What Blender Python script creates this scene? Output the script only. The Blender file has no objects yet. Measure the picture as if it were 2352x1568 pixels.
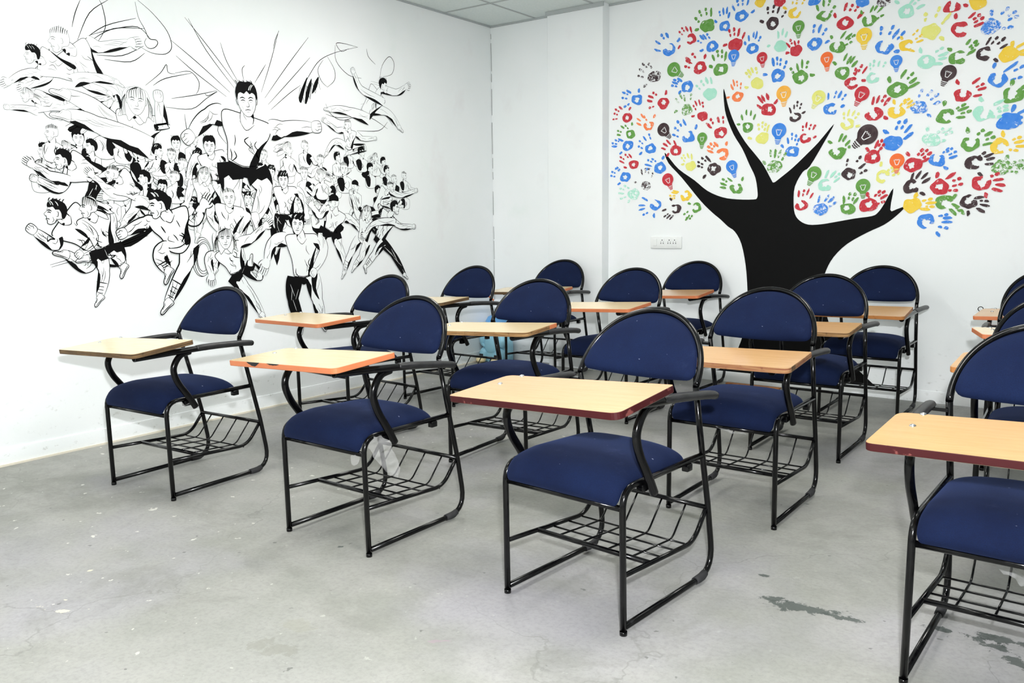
# classroom with tablet-arm chairs; measured positions in metres / millimetres
CAM=((-0.584445, 0.799516, -0.138561),(0.808205, 0.588787, -0.011596),(-0.072312, 0.118763, 0.990286),1.12902,1926.7)
CHAIRS={'A':((-1.244,2.151,3.055),[[0.26,0.391],[0.245,0.14],[-0.344,0.159],[-0.351,0.435]],[0.704,-0.074,-0.095]),'B':((-2.246,2.13,3.132),[[0.298,0.358],[0.283,0.107],[-0.305,0.126],[-0.313,0.403]],[0.7,-0.059,-0.055]),'C':((-3.372,2.075,3.2),[[0.281,0.357],[0.266,0.107],[-0.323,0.126],[-0.33,0.402]],[0.672,-0.054,-0.088]),'D':((-1.192,3.163,3.134),[[0.289,0.374],[0.274,0.124],[-0.314,0.143],[-0.322,0.419]],[0.666,-0.033,-0.076]),'E':((-1.237,4.181,3.142),[[0.32,0.38],[0.305,0.13],[-0.283,0.149],[-0.291,0.425]],[0.662,-0.032,-0.064]),'F':((-1.181,5.141,3.146),[[0.345,0.383],[0.33,0.132],[-0.259,0.151],[-0.266,0.428]],[0.664,-0.025,-0.104]),'M':((-0.15,2.307,3.115),[[0.288,0.373],[0.273,0.122],[-0.315,0.142],[-0.323,0.418]],[0.686,-0.05,-0.1]),'G':((-2.353,3.19,3.207),[[0.264,0.356],[0.249,0.105],[-0.339,0.124],[-0.347,0.401]],[0.684,-0.052,-0.048]),'H':((-3.371,3.126,3.066),[[0.304,0.395],[0.289,0.145],[-0.3,0.164],[-0.307,0.44]],[0.683,-0.033,-0.064]),'I':((-3.547,4.14,3.116),[[0.284,0.375],[0.269,0.125],[-0.319,0.144],[-0.327,0.42]],[0.685,-0.049,-0.063]),'J':((-3.482,5.172,3.18),[[0.276,0.366],[0.261,0.115],[-0.327,0.134],[-0.335,0.411]],[0.681,-0.046,-0.069]),'K':((-2.434,4.326,3.133),[[0.272,0.363],[0.256,0.112],[-0.332,0.131],[-0.34,0.408]],[0.685,-0.051,-0.061]),'L':((-2.46,5.313,3.133),[[0.288,0.372],[0.272,0.121],[-0.316,0.14],[-0.324,0.417]],[0.689,-0.049,-0.077]),'O':((-0.154,3.331,3.182),[[0.293,0.368],[0.277,0.118],[-0.311,0.137],[-0.319,0.413]],[0.696,-0.036,-0.065]),'P':((-0.25,4.42,3.16),[[0.211,0.54],[0.283,0.29],[-0.294,0.125],[-0.366,0.375]],[0.66,0,0]),'Q':((-0.319,5.13,3.135),[[0.285,0.371],[0.269,0.12],[-0.319,0.139],[-0.327,0.415]],[0.681,-0.045,-0.069])}
HANDS=[('G','s',90,(-2436,2459),((-2511,2508),(-2490,2548),(-2448,2556),(-2412,2545)),(-2515,2446)),('B','r',71,(-2311,2441),((-2349,2527),(-2324,2537),(-2298,2538),(-2284,2508)),(-2377,2479)),('B','r',79,(-2196,2490),((-2253,2549),(-2224,2577),(-2189,2576),(-2154,2571)),(-2118,2506)),('A','s',64,(-2070,2558),(),None),('R','s',70,(-1941,2542),(),None),('K','r',82,(-1984,2409),((-2017,2495),(-1980,2499),(-1948,2489),(-1911,2457)),(-2055,2432)),('A','c',76,(-1840,2455),((-1856,2533),(-1828,2526),(-1787,2518)),(-1906,2496)),('R','c',73,(-2557,2389),((-2633,2438),(-2617,2460),(-2590,2461),(-2558,2452)),(-2643,2347)),('B','v',89,(-2720,2342),((-2811,2398),(-2772,2433),(-2738,2438),(-2810,2344)),(-2649,2394)),('B','r',76,(-2401,2321),((-2492,2361),(-2476,2388),(-2457,2390),(-2429,2391)),(-2475,2302)),('R','s',85,(-2231,2309),((-2274,2389),(-2244,2394),(-2213,2388),(-2178,2362)),(-2306,2316)),('B','r',74,(-2114,2270),((-2142,2339),(-2108,2357),(-2090,2350),(-2068,2324)),(-2166,2309)),('M','s',73,(-1927,2260),((-1943,2335),(-1915,2349),(-1891,2328)),(-2004,2272)),('R','s',71,(-1827,2220),((-1875,2258),(-1857,2278),(-1833,2266),(-1811,2256)),(-1880,2211)),('R','r',87,(-2483,2187),((-2580,2203),(-2570,2236),(-2576,2256),(-2533,2275)),(-2450,2260)),('G','r',91,(-2333,2160),((-2389,2243),(-2358,2268),(-2327,2259),(-2301,2242)),(-2406,2186)),('K','x',88,(-2836,2167),((-2946,2179),(-2935,2218),(-2912,2251),(-2869,2246)),(-2907,2111)),('B','r',84,(-2578,2070),((-2677,2085),(-2672,2105),(-2661,2118),(-2635,2121)),(-2634,2037)),('Y','s',79,(-2074,2042),((-2141,2101),(-2131,2119),(-2111,2126),(-2082,2122)),(-2148,2021)),('B','r',88,(-1935,2074),((-1971,2161),(-1945,2167),(-1923,2159),(-1891,2138)),(-2024,2091)),('G','r',86,(-1788,2049),((-1846,2096),(-1809,2110),(-1782,2134),(-1749,2121)),(-1715,2054)),('M','s',85,(-2405,2004),((-2496,2057),(-2465,2083),(-2433,2094),(-2401,2091)),None),('O','r',68,(-2207,1966),((-2250,2032),(-2238,2059),(-2215,2052),(-2189,2035)),(-2277,1968)),('R','r',89,(-1991,1862),((-2055,1886),(-2052,1933),(-2032,1940),(-2003,1947)),(-1944,1909)),('B','r',82,(-2974,2019),((-3075,2038),(-3067,2071),(-3039,2081),(-3056,1985)),(-2957,2080)),('R','r',83,(-2759,1974),((-2868,1999),(-2863,2029),(-2829,2046),(-2854,1954)),(-2741,2045)),('G','x',74,(-2580,1913),((-2653,1979),(-2626,2011),(-2598,1994),(-2549,1999)),(-2663,1908)),('R','s',69,(-2460,1858),((-2520,1922),(-2510,1951),(-2483,1953),(-2459,1937)),(-2530,1864)),('R','r',73,(-3050,1896),((-3153,1894),(-3147,1930),(-3135,1956),(-3105,1969)),(-3029,1960)),('O','c',72,(-2878,1826),((-2954,1842),(-2954,1873),(-2925,1897),(-2902,1879)),(-2830,1889)),('G','r',72,(-2131,1760),((-2173,1825),(-2144,1856),(-2113,1849),(-2088,1823)),(-2197,1782)),('K','c',65,(-1817,1801),((-1848,1845),(-1824,1866),(-1804,1882),(-1782,1866)),(-1761,1824)),('R','r',83,(-2325,1736),((-2411,1791),(-2390,1818),(-2343,1824),(-2308,1822)),None),('G','r',68,(-3025,1775),((-3121,1777),(-3115,1802),(-3091,1832),(-3055,1829)),(-3010,1847)),('B','v',88,(-2566,1728),((-2660,1739),(-2655,1784),(-2634,1823),(-2595,1825)),(-2507,1788)),('Y','s',81,(-2029,1681),((-2056,1754),(-2032,1767),(-2012,1751),(-1994,1740)),(-2116,1685)),('R','c',66,(-1746,1658),((-1762,1723),(-1740,1744),(-1716,1729),(-1689,1727)),(-1686,1663)),('B','r',75,(-1828,1580),((-1857,1651),(-1831,1677),(-1807,1666),(-1792,1638)),(-1893,1619)),('B','r',79,(-3042,1693),((-3158,1695),(-3158,1716),(-3133,1735),(-3103,1739)),(-3102,1644)),('B','r',77,(-2858,1661),((-2941,1676),(-2935,1712),(-2906,1736),(-2865,1748)),(-2937,1632)),('R','r',81,(-2658,1633),((-2755,1654),(-2738,1679),(-2716,1698),(-2665,1689)),(-2720,1609)),('G','x',90,(-1940,1487),((-1970,1579),(-1938,1577),(-1909,1570),(-1881,1550)),(-2012,1519)),('O','c',84,(-2306,1593),((-2396,1613),(-2396,1638),(-2381,1656),(-2355,1660)),(-2281,1660)),('R','r',71,(-2993,1554),((-3096,1580),(-3090,1606),(-3053,1620),(-3023,1618)),(-3065,1536)),('Y','s',70,(-2540,1521),((-2601,1570),(-2591,1589),(-2563,1593),(-2536,1586)),(-2601,1536)),('K','r',87,(-2367,1493),((-2469,1513),(-2469,1538),(-2443,1561),(-2411,1564)),(-2437,1444)),('B','r',83,(-2776,1522),((-2880,1517),(-2874,1543),(-2863,1573),(-2828,1577)),(-2757,1591)),('B','r',75,(-3064,1468),((-3169,1477),(-3163,1504),(-3132,1524),(-3120,1530)),(-3116,1419)),('K','x',68,(-2890,1398),((-2927,1498),(-2897,1508),(-2872,1501),(-2841,1474)),(-2980,1425)),('G','c',79,(-2201,1354),((-2295,1362),(-2296,1386),(-2286,1411),(-2249,1414)),(-2159,1417)),('M','x',84,(-2991,1338),((-3100,1347),(-3088,1378),(-3052,1393),(-3081,1314)),(-3032,1288)),('A','c',77,(-2575,1315),((-2675,1298),(-2681,1318),(-2665,1338),(-2653,1348)),None),('B','c',83,(-2812,1254),((-2924,1225),(-2924,1255),(-2894,1193),(-2901,1301)),(-2825,1178)),('K','c',72,(-2651,1225),((-2742,1217),(-2725,1180),(-2707,1169),(-2684,1164)),(-2690,1293)),('G','c',71,(-2496,1227),((-2572,1193),(-2555,1167),(-2533,1162),(-2561,1155)),(-2548,1259)),('R','c',73,(-1754,1231),((-1774,1306),(-1743,1310),(-1715,1314),(-1691,1290)),None),('G','c',76,(-1652,2411),((-1660,2488),(-1626,2483),(-1601,2441),(-1697,2465)),None),('R','r',85,(-1522,2346),((-1524,2443),(-1490,2434),(-1458,2424),(-1435,2379)),(-1585,2400)),('G','c',76,(-1384,2344),((-1368,2406),(-1342,2415),(-1319,2398),(-1321,2353)),(-1427,2395)),('B','s',67,(-1425,2458),(),None),('K','x',68,(-1299,2442),(),None),('B','s',66,(-1718,2511),(),None),('M','r',85,(-1173,2363),((-1141,2420),(-1115,2412),(-1095,2378)),(-1228,2425)),('R','c',78,(-926,2354),(),(-854,2349)),('A','s',82,(-790,2359),(),None),('B','x',92,(-719,2212),((-654,2289),(-619,2268),(-610,2244),(-637,2194)),(-720,2289)),('R','c',86,(-874,2218),((-818,2288),(-793,2276),(-780,2257),(-783,2231)),(-902,2298)),('Y','s',94,(-1034,2227),((-1064,2315),(-1001,2332),(-958,2282),(-947,2298)),(-970,2183)),('A','c',73,(-1155,2167),((-1115,2234),(-1096,2205),(-1087,2181),(-1136,2134)),(-1191,2213)),('B','r',81,(-1708,2244),((-1714,2340),(-1678,2335),(-1648,2312)),(-1628,2248)),('G','c',81,(-1563,2211),((-1533,2277),(-1499,2263),(-1482,2255),(-1498,2221)),(-1603,2273)),('B','v',97,(-1286,2175),((-1309,2270),(-1251,2266),(-1223,2244),(-1196,2227)),(-1214,2137)),('M','r',85,(-1051,2060),((-979,2118),(-956,2089),(-959,2067),(-983,2039)),(-1082,2127)),('G','c',84,(-873,2061),((-829,2143),(-804,2127),(-796,2113),(-810,2084)),(-925,2113)),('K','c',78,(-742,2067),((-726,2134),(-695,2134),(-663,2125),(-650,2094)),(-683,2024)),('A','s',90,(-620,2048),((-563,2091),(-549,2060),(-546,2039)),(-605,2103)),('G','r',86,(-1528,2046),((-1513,2139),(-1489,2122),(-1470,2119),(-1455,2094)),(-1578,2111)),('R','c',76,(-1464,1978),((-1444,2041),(-1421,2062),(-1393,2050),(-1453,2047)),(-1400,1988)),('M','c',67,(-1341,1998),((-1362,2065),(-1343,2081),(-1313,2078),(-1281,2069)),None),('G','r',97,(-1199,1909),((-1168,2002),(-1132,1984),(-1114,1955),(-1112,1928)),(-1248,1978)),('R','c',87,(-841,1847),((-777,1919),(-755,1891),(-742,1872),(-764,1835)),(-873,1922)),('B','c',91,(-666,1916),((-616,1971),(-594,1985),(-566,1965),(-574,1911)),(-687,1996)),('G','c',97,(-587,1821),((-537,1860),(-533,1834)),(-592,1891)),('B','c',77,(-1586,1832),((-1608,1911),(-1565,1917),(-1537,1914),(-1512,1897)),(-1517,1843)),('R','c',86,(-1331,1777),((-1336,1857),(-1308,1864),(-1276,1866),(-1253,1850)),(-1259,1750)),('A','c',82,(-1197,1780),((-1164,1832),(-1143,1839),(-1125,1829),(-1119,1810)),(-1215,1839)),('B','x',84,(-1076,1797),((-1069,1878),(-1020,1873),(-993,1848),(-971,1815)),(-1015,1744)),('M','c',93,(-730,1731),((-655,1786),(-634,1758),(-632,1739),(-662,1708)),(-744,1811)),('B','s',102,(-598,1677),((-531,1727),(-524,1697),(-522,1663)),(-579,1747)),('G','c',92,(-920,1729),((-849,1781),(-832,1767),(-819,1746),(-842,1719)),(-935,1809)),('Y','c',72,(-1486,1728),((-1507,1782),(-1480,1799),(-1451,1792),(-1427,1776)),(-1420,1713)),('B','s',99,(-1205,1595),((-1187,1700),(-1153,1702),(-1130,1673),(-1124,1631)),(-1254,1666)),('M','x',89,(-997,1600),((-949,1651),(-916,1648),(-903,1632),(-938,1591)),(-1020,1669)),('G','c',94,(-784,1563),((-736,1626),(-695,1615),(-686,1588),(-696,1557)),(-803,1640)),('A','c',92,(-632,1540),((-553,1579),(-537,1559),(-528,1534),(-565,1514)),(-622,1608)),('G','c',83,(-1541,1553),((-1521,1649),(-1497,1642),(-1477,1612),(-1480,1579)),(-1587,1624)),('R','r',86,(-1324,1517),((-1304,1592),(-1282,1600),(-1272,1575),(-1285,1557)),(-1356,1564)),('B','c',83,(-957,1479),((-914,1531),(-893,1534),(-875,1515),(-874,1492)),(-908,1430)),('R','r',93,(-1093,1458),((-1053,1530),(-1028,1528),(-1014,1509),(-1021,1482)),(-1121,1524)),('K','c',85,(-758,1455),((-724,1497),(-688,1491),(-675,1472),(-681,1442)),(-723,1384)),('G','x',92,(-621,1421),((-538,1448),(-533,1426),(-520,1408),(-557,1392)),(-593,1475)),('K','r',78,(-1459,1418),((-1476,1491),(-1407,1507),(-1386,1463),(-1375,1429)),None),('M','c',81,(-1606,1355),((-1599,1424),(-1560,1422),(-1532,1413),(-1537,1384)),None),('Y','c',81,(-1259,1395),((-1216,1440),(-1189,1433),(-1183,1406)),(-1272,1471)),('K','c',86,(-1091,1327),((-1090,1388),(-1055,1396),(-1020,1390),(-1010,1361)),(-1026,1283)),('R','r',97,(-936,1317),((-877,1384),(-846,1360),(-839,1328),(-864,1297)),(-952,1391)),('R','c',91,(-715,1336),((-650,1378),(-629,1351),(-617,1321),(-633,1292)),(-688,1264)),('R','r',92,(-1335,1220),((-1286,1291),(-1261,1290),(-1246,1271),(-1265,1233)),(-1343,1285)),('B','x',82,(-1629,1202),((-1642,1267),(-1593,1271),(-1563,1263),(-1555,1230)),None),('G','r',83,(-1464,1203),((-1486,1258),(-1453,1281),(-1425,1276),(-1412,1251)),None),('A','s',94,(-1081,1214),((-1000,1245),(-978,1226),(-985,1205),(-1010,1190)),(-1064,1273)),('G','v',88,(-902,1229),((-842,1207),(-824,1186),(-813,1170),(-857,1171)),(-852,1262)),('K','c',86,(-773,1230),((-722,1251),(-697,1231),(-691,1206),(-710,1177)),(-774,1162)),('B','c',93,(-998,1115),((-906,1151),(-884,1135),(-885,1111),(-902,1079)),(-930,1041))]
BULBS=[('G',(-1813,2366),39,(-1811,2292)),('B',(-2243,2240),39,(-2245,2174)),('R',(-2047,2202),36,(-2039,2136)),('G',(-2683,2198),50,(-2612,2145)),('A2',(-1895,1959),48,(-1890,1870)),('K',(-2757,1789),47,(-2701,1727)),('G',(-2459,1711),37,(-2461,1634)),('B',(-1918,1721),49,(-1927,1630)),('B',(-2238,1505),41,(-2211,1425)),('R',(-2717,1435),44,(-2685,1360)),('A',(-1407,2256),47,(-1404,2176)),('O2',(-1627,2148),39,(-1621,2064)),('B',(-1214,2082),35,(-1210,2015)),('K',(-923,1981),44,(-952,1909)),('Y',(-1668,1912),43,(-1703,1845)),('R',(-1404,1909),45,(-1439,1838)),('K',(-1360,1657),62,(-1435,1590)),('O2',(-1181,1488),43,(-1181,1415)),('G',(-1678,1432),46,(-1713,1354)),('G',(-1373,1342),44,(-1370,1274))]
TREE=[(-2501,18),(-2401,57),(-2306,81),(-2229,126),(-2161,244),(-2118,386),(-2101,554),(-2104,660),(-2121,825),(-2156,975),(-2205,1059),(-2256,1095),(-2311,1144),(-2377,1196),(-2463,1277),(-2609,1443),(-2713,1549),(-2746,1625),(-2713,1592),(-2634,1505),(-2511,1421),(-2413,1345),(-2304,1298),(-2198,1280),(-2078,1276),(-2054,1287),(-2052,1324),(-2070,1421),(-2114,1510),(-2167,1619),(-2232,1720),(-2288,1850),(-2306,1947),(-2311,2029),(-2294,1984),(-2273,1906),(-2224,1787),(-2149,1665),(-2066,1565),(-2013,1496),(-1963,1408),(-1944,1384),(-1904,1410),(-1819,1476),(-1729,1560),(-1659,1629),(-1566,1737),(-1626,1622),(-1709,1479),(-1753,1445),(-1801,1353),(-1806,1251),(-1795,1174),(-1760,1128),(-1704,1103),(-1626,1104),(-1547,1116),(-1414,1139),(-1311,1153),(-1276,1176),(-1243,1227),(-1194,1321),(-1206,1189),(-1168,1193),(-1120,1208),(-1166,1155),(-1237,1098),(-1335,1050),(-1454,978),(-1535,893),(-1578,808),(-1597,722),(-1587,607),(-1544,451),(-1469,284),(-1377,191),(-1313,134),(-1233,68),(-1138,38),(-1035,16)]
FIGS=[('b',(3030,1497),67,'f','s',83),('b',(3155,1437),62,'l','k',76),('b',(3307,1259),72,'f','s',88),('b',(3438,1255),72,'r','k',88),('b',(3709,1353),76,'f','k',95),('b',(3748,1258),72,'l','l',88),('b',(3611,1273),67,'f','s',83),('b',(4587,1367),62,'r','k',76),('b',(4582,1486),57,'r','s',72),('b',(2039,1510),62,'l','k',76),('b',(2015,1430),62,'l','s',76),('b',(2419,1520),72,'l','s',88),('b',(2481,1456),72,'f','k',88),('b',(2592,1452),67,'r','s',83),('b',(2813,1341),76,'f','s',95),('b',(2845,1259),72,'l','k',88),('b',(2449,1296),76,'l','l',95),('b',(2355,1307),72,'l','k',88),('b',(2756,1592),67,'f','k',83),('b',(2612,1610),57,'l','s',72),('b',(2145,1534),62,'l','l',76),('b',(4043,1639),62,'r','s',76),('b',(4372,1575),57,'r','k',72),('b',(3916,1444),67,'f','k',83),('b',(3523,1532),67,'f','s',83),('b',(3214,1300),67,'f','k',83),('b',(4106,1303),67,'l','k',83),('b',(4368,1301),62,'r','s',76),('b',(2083,1599),72,'l','s',81),('b',(2214,1581),72,'f','k',86),('b',(2346,1656),86,'l','s',95),('b',(2273,1542),67,'l','k',81),('b',(2542,1543),91,'f','b',105),('b',(2642,1543),67,'r','k',81),('b',(2724,1529),64,'f','s',76),('b',(2444,1598),67,'l','k',86),('b',(2861,1628),72,'r','k',86),('b',(2785,1480),67,'l','s',86),('b',(2881,1523),67,'f','k',76),('b',(3342,1564),67,'f','n',81),('b',(3528,1613),86,'r','l',100),('b',(3668,1638),67,'r','s',86),('b',(3790,1557),67,'l','s',86),('b',(3943,1582),62,'r','k',76),('b',(4164,1629),67,'r','k',86),('b',(4296,1601),64,'r','l',81),('b',(4404,1516),60,'r','k',72),('b',(4477,1458),62,'r','s',81),('b',(3997,1510),81,'f','s',105),('b',(4241,1521),67,'r','k',81),('b',(3391,1462),72,'f','k',86),('b',(3651,1467),76,'f','s',95),('b',(3796,1462),81,'l','l',91),('b',(4091,1397),72,'r','b',91),('b',(4311,1373),62,'r','k',81),('b',(2731,1406),72,'l','s',91),('b',(2654,1351),67,'f','k',81),('b',(3283,1395),67,'f','s',81),('b',(2550,1395),72,'l','k',86),('f',(2157,2048),110,'l','s',(2217,2004),(2331,1863),95,[[(2098,1917),(1989,1825)],[(2368,2048),(2521,2094)]],[[(2445,1848),(2477,1719)],[(2369,1774),(2264,1656)]],(0.6,'w',1)),('f',(2021,1958),76,'l','k',(2067,1933),(2215,1899),67,[[(1993,1870),(1911,1823)],[(2094,1867),(1984,1808)]],[[(2311,1890),(2438,1885)],[(2285,1849),(2396,1823)]],(0.6,'w',0)),('f',(1984,1768),64,'l','l',(2030,1745),(2154,1741),52,[[(1987,1703),(1896,1702)],[(2071,1695),(2119,1679)]],[[(2273,1762),(2371,1794)],[(2237,1703),(2341,1713)]],(0.6,'w',0)),('f',(2537,1799),134,'f','l',(2550,1710),(2533,1566),124,[[(2407,1668),(2467,1591)],[(2678,1680),(2668,1813)]],[[(2342,1721),(2167,1797)],[(2314,1658),(2159,1695)]],(0.75,'w',0)),('f',(2123,1469),86,'l','k',(2170,1441),(2316,1404),76,[[(2053,1394),(1983,1437)],[(2107,1332),(1994,1371)]],[[(2435,1431),(2502,1352)],[(2263,1314),(2219,1234)]],(1.2,'b',1)),('f',(2372,1411),79,'l','s',(2412,1376),(2514,1311),72,[[(2325,1347),(2270,1398)],[(2450,1309),(2340,1294)]],[[(2594,1242),(2551,1151)],[(2478,1227),(2414,1158)]],(1,'w',0)),('f',(2965,1592),91,'f','k',(2973,1538),(3010,1406),86,[[(2858,1508),(2817,1399)],[(3099,1510),(3117,1410)]],[[(2940,1320),(2909,1205)],[(3081,1323),(3104,1221)]],(1,'b',0)),('f',(2919,1432),81,'f','l',(2922,1383),(2913,1265),76,[[(2824,1351),(2796,1268)],[(3005,1346),(3041,1261)]],[[(2868,1185),(2850,1087)],[(2971,1185),(3006,1094)]],(0.9,'s',0)),('f',(3482,1417),91,'f','k',(3492,1358),(3496,1207),86,[[(3369,1313),(3401,1201)],[(3628,1318),(3657,1207)]],[[(3430,1120),(3409,1007)],[(3567,1119),(3596,1018)]],(1.1,'b',0)),('f',(3239,1874),167,'f','q',(3231,1747),(3183,1494),167,[[(2971,1758),(2857,1657)],[(3501,1733),(3733,1763)]],[[(3111,1318),(3161,1154)],[(3332,1349),(3257,1185)]],(1.2,'s',0)),('f',(3076,1300),100,'f','n',(3075,1236),(3052,1083),95,[[(2943,1200),(2995,1115)],[(3194,1185),(3126,1092)]],[[(2982,1003),(2944,883)],[(3120,999),(3150,899)]],(1,'w',0)),('f',(4396,2099),86,'r','k',(4333,2038),(4209,1885),81,[[(4517,2071),(4618,2120)],[(4177,2055),(4117,2151)]],[[(4405,1927),(4543,1831)],[(4056,1893),(3887,1893)]],(0.8,'w',0)),('f',(4040,1800),67,'l','s',(4057,1759),(4044,1657),57,[[(3941,1763),(3852,1806)],[(4176,1724),(4285,1732)]],[[(3921,1683),(3841,1604)],[(4198,1661),(4026,1615)]],(0.8,'w',0)),('f',(4434,1401),67,'r','s',(4388,1356),(4278,1233),67,[[(4531,1347),(4690,1382)],[(4341,1288),(4454,1259)]],[[(4231,1136),(4313,1061)],[(4165,1166),(4126,1047)]],(1,'b',0)),('f',(3888,1282),95,'l','b',(3904,1219),(3851,1098),86,[[(3759,1202),(3704,1258)],[(4043,1167),(4121,1101)]],[[(3757,1025),(3714,930)],[(3916,1004),(3972,873)]],(1.1,'s',0)),('f',(4185,1226),83,'f','l',(4190,1166),(4142,1028),72,[[(4087,1238),(4052,1343)],[(4307,1123),(4371,1184)]],[[(4023,942),(3953,814)],[(4120,914),(4051,851)]],(1,'w',1)),('f',(4472,1253),86,'r','k',(4407,1196),(4303,1037),76,[[(4512,1127),(4651,1120)],[(4274,1148),(4169,1070)]],[[(4431,928),(4552,769)],[(4247,928),(4158,846)]],(1.3,'b',1)),('f',(2065,1208),105,'l','k',(2119,1173),(2256,1061),100,[[(2045,1054),(1964,1119)],[(2190,1081),(2273,989)]],[[(2196,939),(2101,1009)],[(2363,995),(2396,929)]],(1.5,'w',0)),('f',(2235,1239),100,'l','l',(2257,1182),(2305,1038),86,[[(2249,1084),(2180,1015)],[(2355,1132),(2356,1032)]],[[(2290,912),(2256,777)],[(2370,963),(2200,983)]],(1.3,'s',1)),('f',(2620,1252),129,'l','q',(2678,1190),(2735,1026),120,[[(2537,1158),(2425,1113)],[(2839,1171),(2895,1250)]],[[(2610,981),(2651,893)],[(2760,912),(2638,719)]],(1.7,'w',1)),('f',(3033,1063),110,'f','l',(3047,996),(3111,869),91,[[(2914,955),(2925,859)],[(3224,1065),(3318,1132)]],[[(3154,767),(3270,591)],[(3266,835),(3195,913)]],(1.2,'s',0)),('f',(3575,1141),115,'f','k',(3605,1051),(3606,810),124,[[(3377,1035),(3324,923)],[(3784,973),(3702,850)]],[[(3512,664),(3566,507)],[(3713,643),(3743,506)]],(1.2,'b',0))]
LINES=[[(3350,1937),(3433,2132),(3504,2323)],[(3374,1906),(3559,2124),(3736,2320)],[(3397,1870),(3588,2049),(3743,2198)],[(3415,1841),(3562,1954),(3655,2015)],[(3181,1957),(3004,2143),(2860,2283)],[(3158,1940),(2985,2125),(2881,2282)],[(3127,1911),(2927,2048),(2765,2147)],[(3101,1884),(2909,1991),(2791,2068)],[(3191,1974),(3115,2087),(3081,2184)],[(3228,1988),(3220,2052),(3241,2080)],[(3306,1988),(3358,2058),(3393,2106)],[(3504,2318),(3474,2262),(3457,2208)],[(2227,2122),(2248,2192),(2279,2260)],[(2250,2064),(2321,2206),(2424,2289)],[(2276,2064),(2395,2156),(2570,2226)],[(2309,2065),(2441,2151),(2615,2181)],[(2319,2100),(2446,2151),(2576,2183),(2647,2132)],[(2347,2062),(2400,2152),(2393,2245),(2378,2280)],[(2587,2321),(2667,2270),(2747,2190),(2768,2111),(2728,2068),(2651,2061),(2593,2079)],[(2572,2309),(2585,2233),(2615,2181),(2637,2135),(2677,2133),(2686,2116),(2663,2090),(2628,2084),(2610,2108),(2622,2133)],[(2342,2006),(2477,2022),(2603,2090)],[(2382,1990),(2523,1998),(2606,2054)],[(2598,1887),(2689,1962),(2729,2013),(2736,1973),(2778,1969)],[(2778,1974),(2871,1995),(2923,1950),(2919,1902),(2901,1876)],[(2643,1892),(2718,1938),(2881,1987)],[(2747,1835),(2900,1871),(3039,1911)],[(2707,1785),(2867,1791),(2967,1859),(3044,1907)],[(2957,1887),(2979,1875),(3038,1906)],[(4158,2327),(4040,2331),(3971,2320),(4014,2277),(4078,2303)],[(4166,2328),(3968,2264),(3826,2194),(3737,2095),(3668,1992),(3636,1933)],[(3852,2198),(3804,2131),(3830,2064),(3880,2031)],[(3880,2031),(3943,2083),(3946,2150),(3890,2225)],[(3636,1933),(3654,2004),(3684,1905),(3705,2021),(3728,1937),(3749,2043),(3774,1980),(3793,2064),(3819,2008)],[(3962,2308),(3965,2208),(4069,2133),(4188,2126)],[(4247,2330),(4261,2280),(4326,2237)],[(4399,2164),(4487,2194),(4513,2269),(4466,2310),(4394,2241),(4364,2148)],[(3859,1924),(3900,1861),(4014,1832),(4227,1910)],[(3855,1857),(3960,1844),(4103,1863)],[(3979,1902),(4177,1905),(4387,1907),(4480,1837)],[(4056,1876),(4258,1872),(4426,1809)],[(4130,1773),(4339,1790),(4428,1857)],[(2154,1636),(2268,1693),(2475,1694),(2569,1648)],[(2174,1616),(2312,1684),(2469,1676)],[(2821,1758),(2831,1669),(2870,1600)],[(3071,1782),(3029,1685),(3083,1614)],[(2937,954),(2926,902),(2902,864),(2873,851),(2845,867),(2828,906),(2824,959),(2835,1010),(2858,1048),(2888,1061),(2915,1047),(2933,1007),(2937,954)],[(2935,954),(2925,908),(2904,875),(2879,864),(2856,877),(2841,912),(2838,958),(2847,1004),(2867,1037),(2892,1049),(2916,1036),(2931,1001),(2935,954)],[(2941,959),(2928,903),(2901,863),(2867,849),(2835,866),(2815,908),(2810,964),(2823,1019),(2849,1059),(2883,1074),(2914,1058),(2936,1016),(2941,959)],[(2923,957),(2915,917),(2898,889),(2877,879),(2858,891),(2846,920),(2844,960),(2852,1000),(2868,1029),(2889,1039),(2908,1028),(2921,998),(2923,957)],[(2022,955),(2304,1024),(2553,1101)],[(2028,944),(2308,1013),(2554,1090)]]
BLOTS=[[(3636,1933),(3669,2006),(3715,2076),(3689,1995),(3656,1908)],[(3685,1922),(3711,2011),(3750,2070),(3731,1986),(3698,1907)],[(3745,1972),(3770,2045),(3809,2088),(3791,2021)],[(2171,1633),(2312,1688),(2470,1685),(2478,1663),(2319,1663),(2195,1609)],[(2304,1696),(2383,1717),(2499,1687),(2381,1690)],[(2831,1669),(2866,1629),(2885,1577),(2853,1599)],[(3668,1268),(3746,1354),(3842,1339),(3808,1270),(3703,1241)],[(3364,1132),(3435,1212),(3456,1103),(3402,887)],[(3696,1128),(3863,1170),(3977,1120),(3903,1068),(3781,1056)],[(2940,1235),(3003,1316),(3035,1261),(2983,1185)],[(3281,1264),(3351,1344),(3370,1238),(3315,1185)],[(2377,1049),(2528,1116),(2588,1167),(2579,1115),(2448,1034)],[(3319,1448),(3361,1503),(3367,1398),(3331,1344)],[(4156,1482),(4242,1539),(4325,1488),(4221,1449)],[(3134,1492),(3197,1515),(3277,1499),(3235,1424),(3167,1437)]]
LAMP=20.0
FLASH=82.0
FLPOS=(0.055,0.026,1.34)
EXPO=0.42
TOY=(-4.165,5.51,0.0,3.1)
import bpy, bmesh, math, random
from mathutils import Vector, Matrix
from mathutils.geometry import tessellate_polygon
from mathutils import noise as mnoise

PI = math.pi
scn = bpy.context.scene
COL = scn.collection
random.seed(7)

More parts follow.
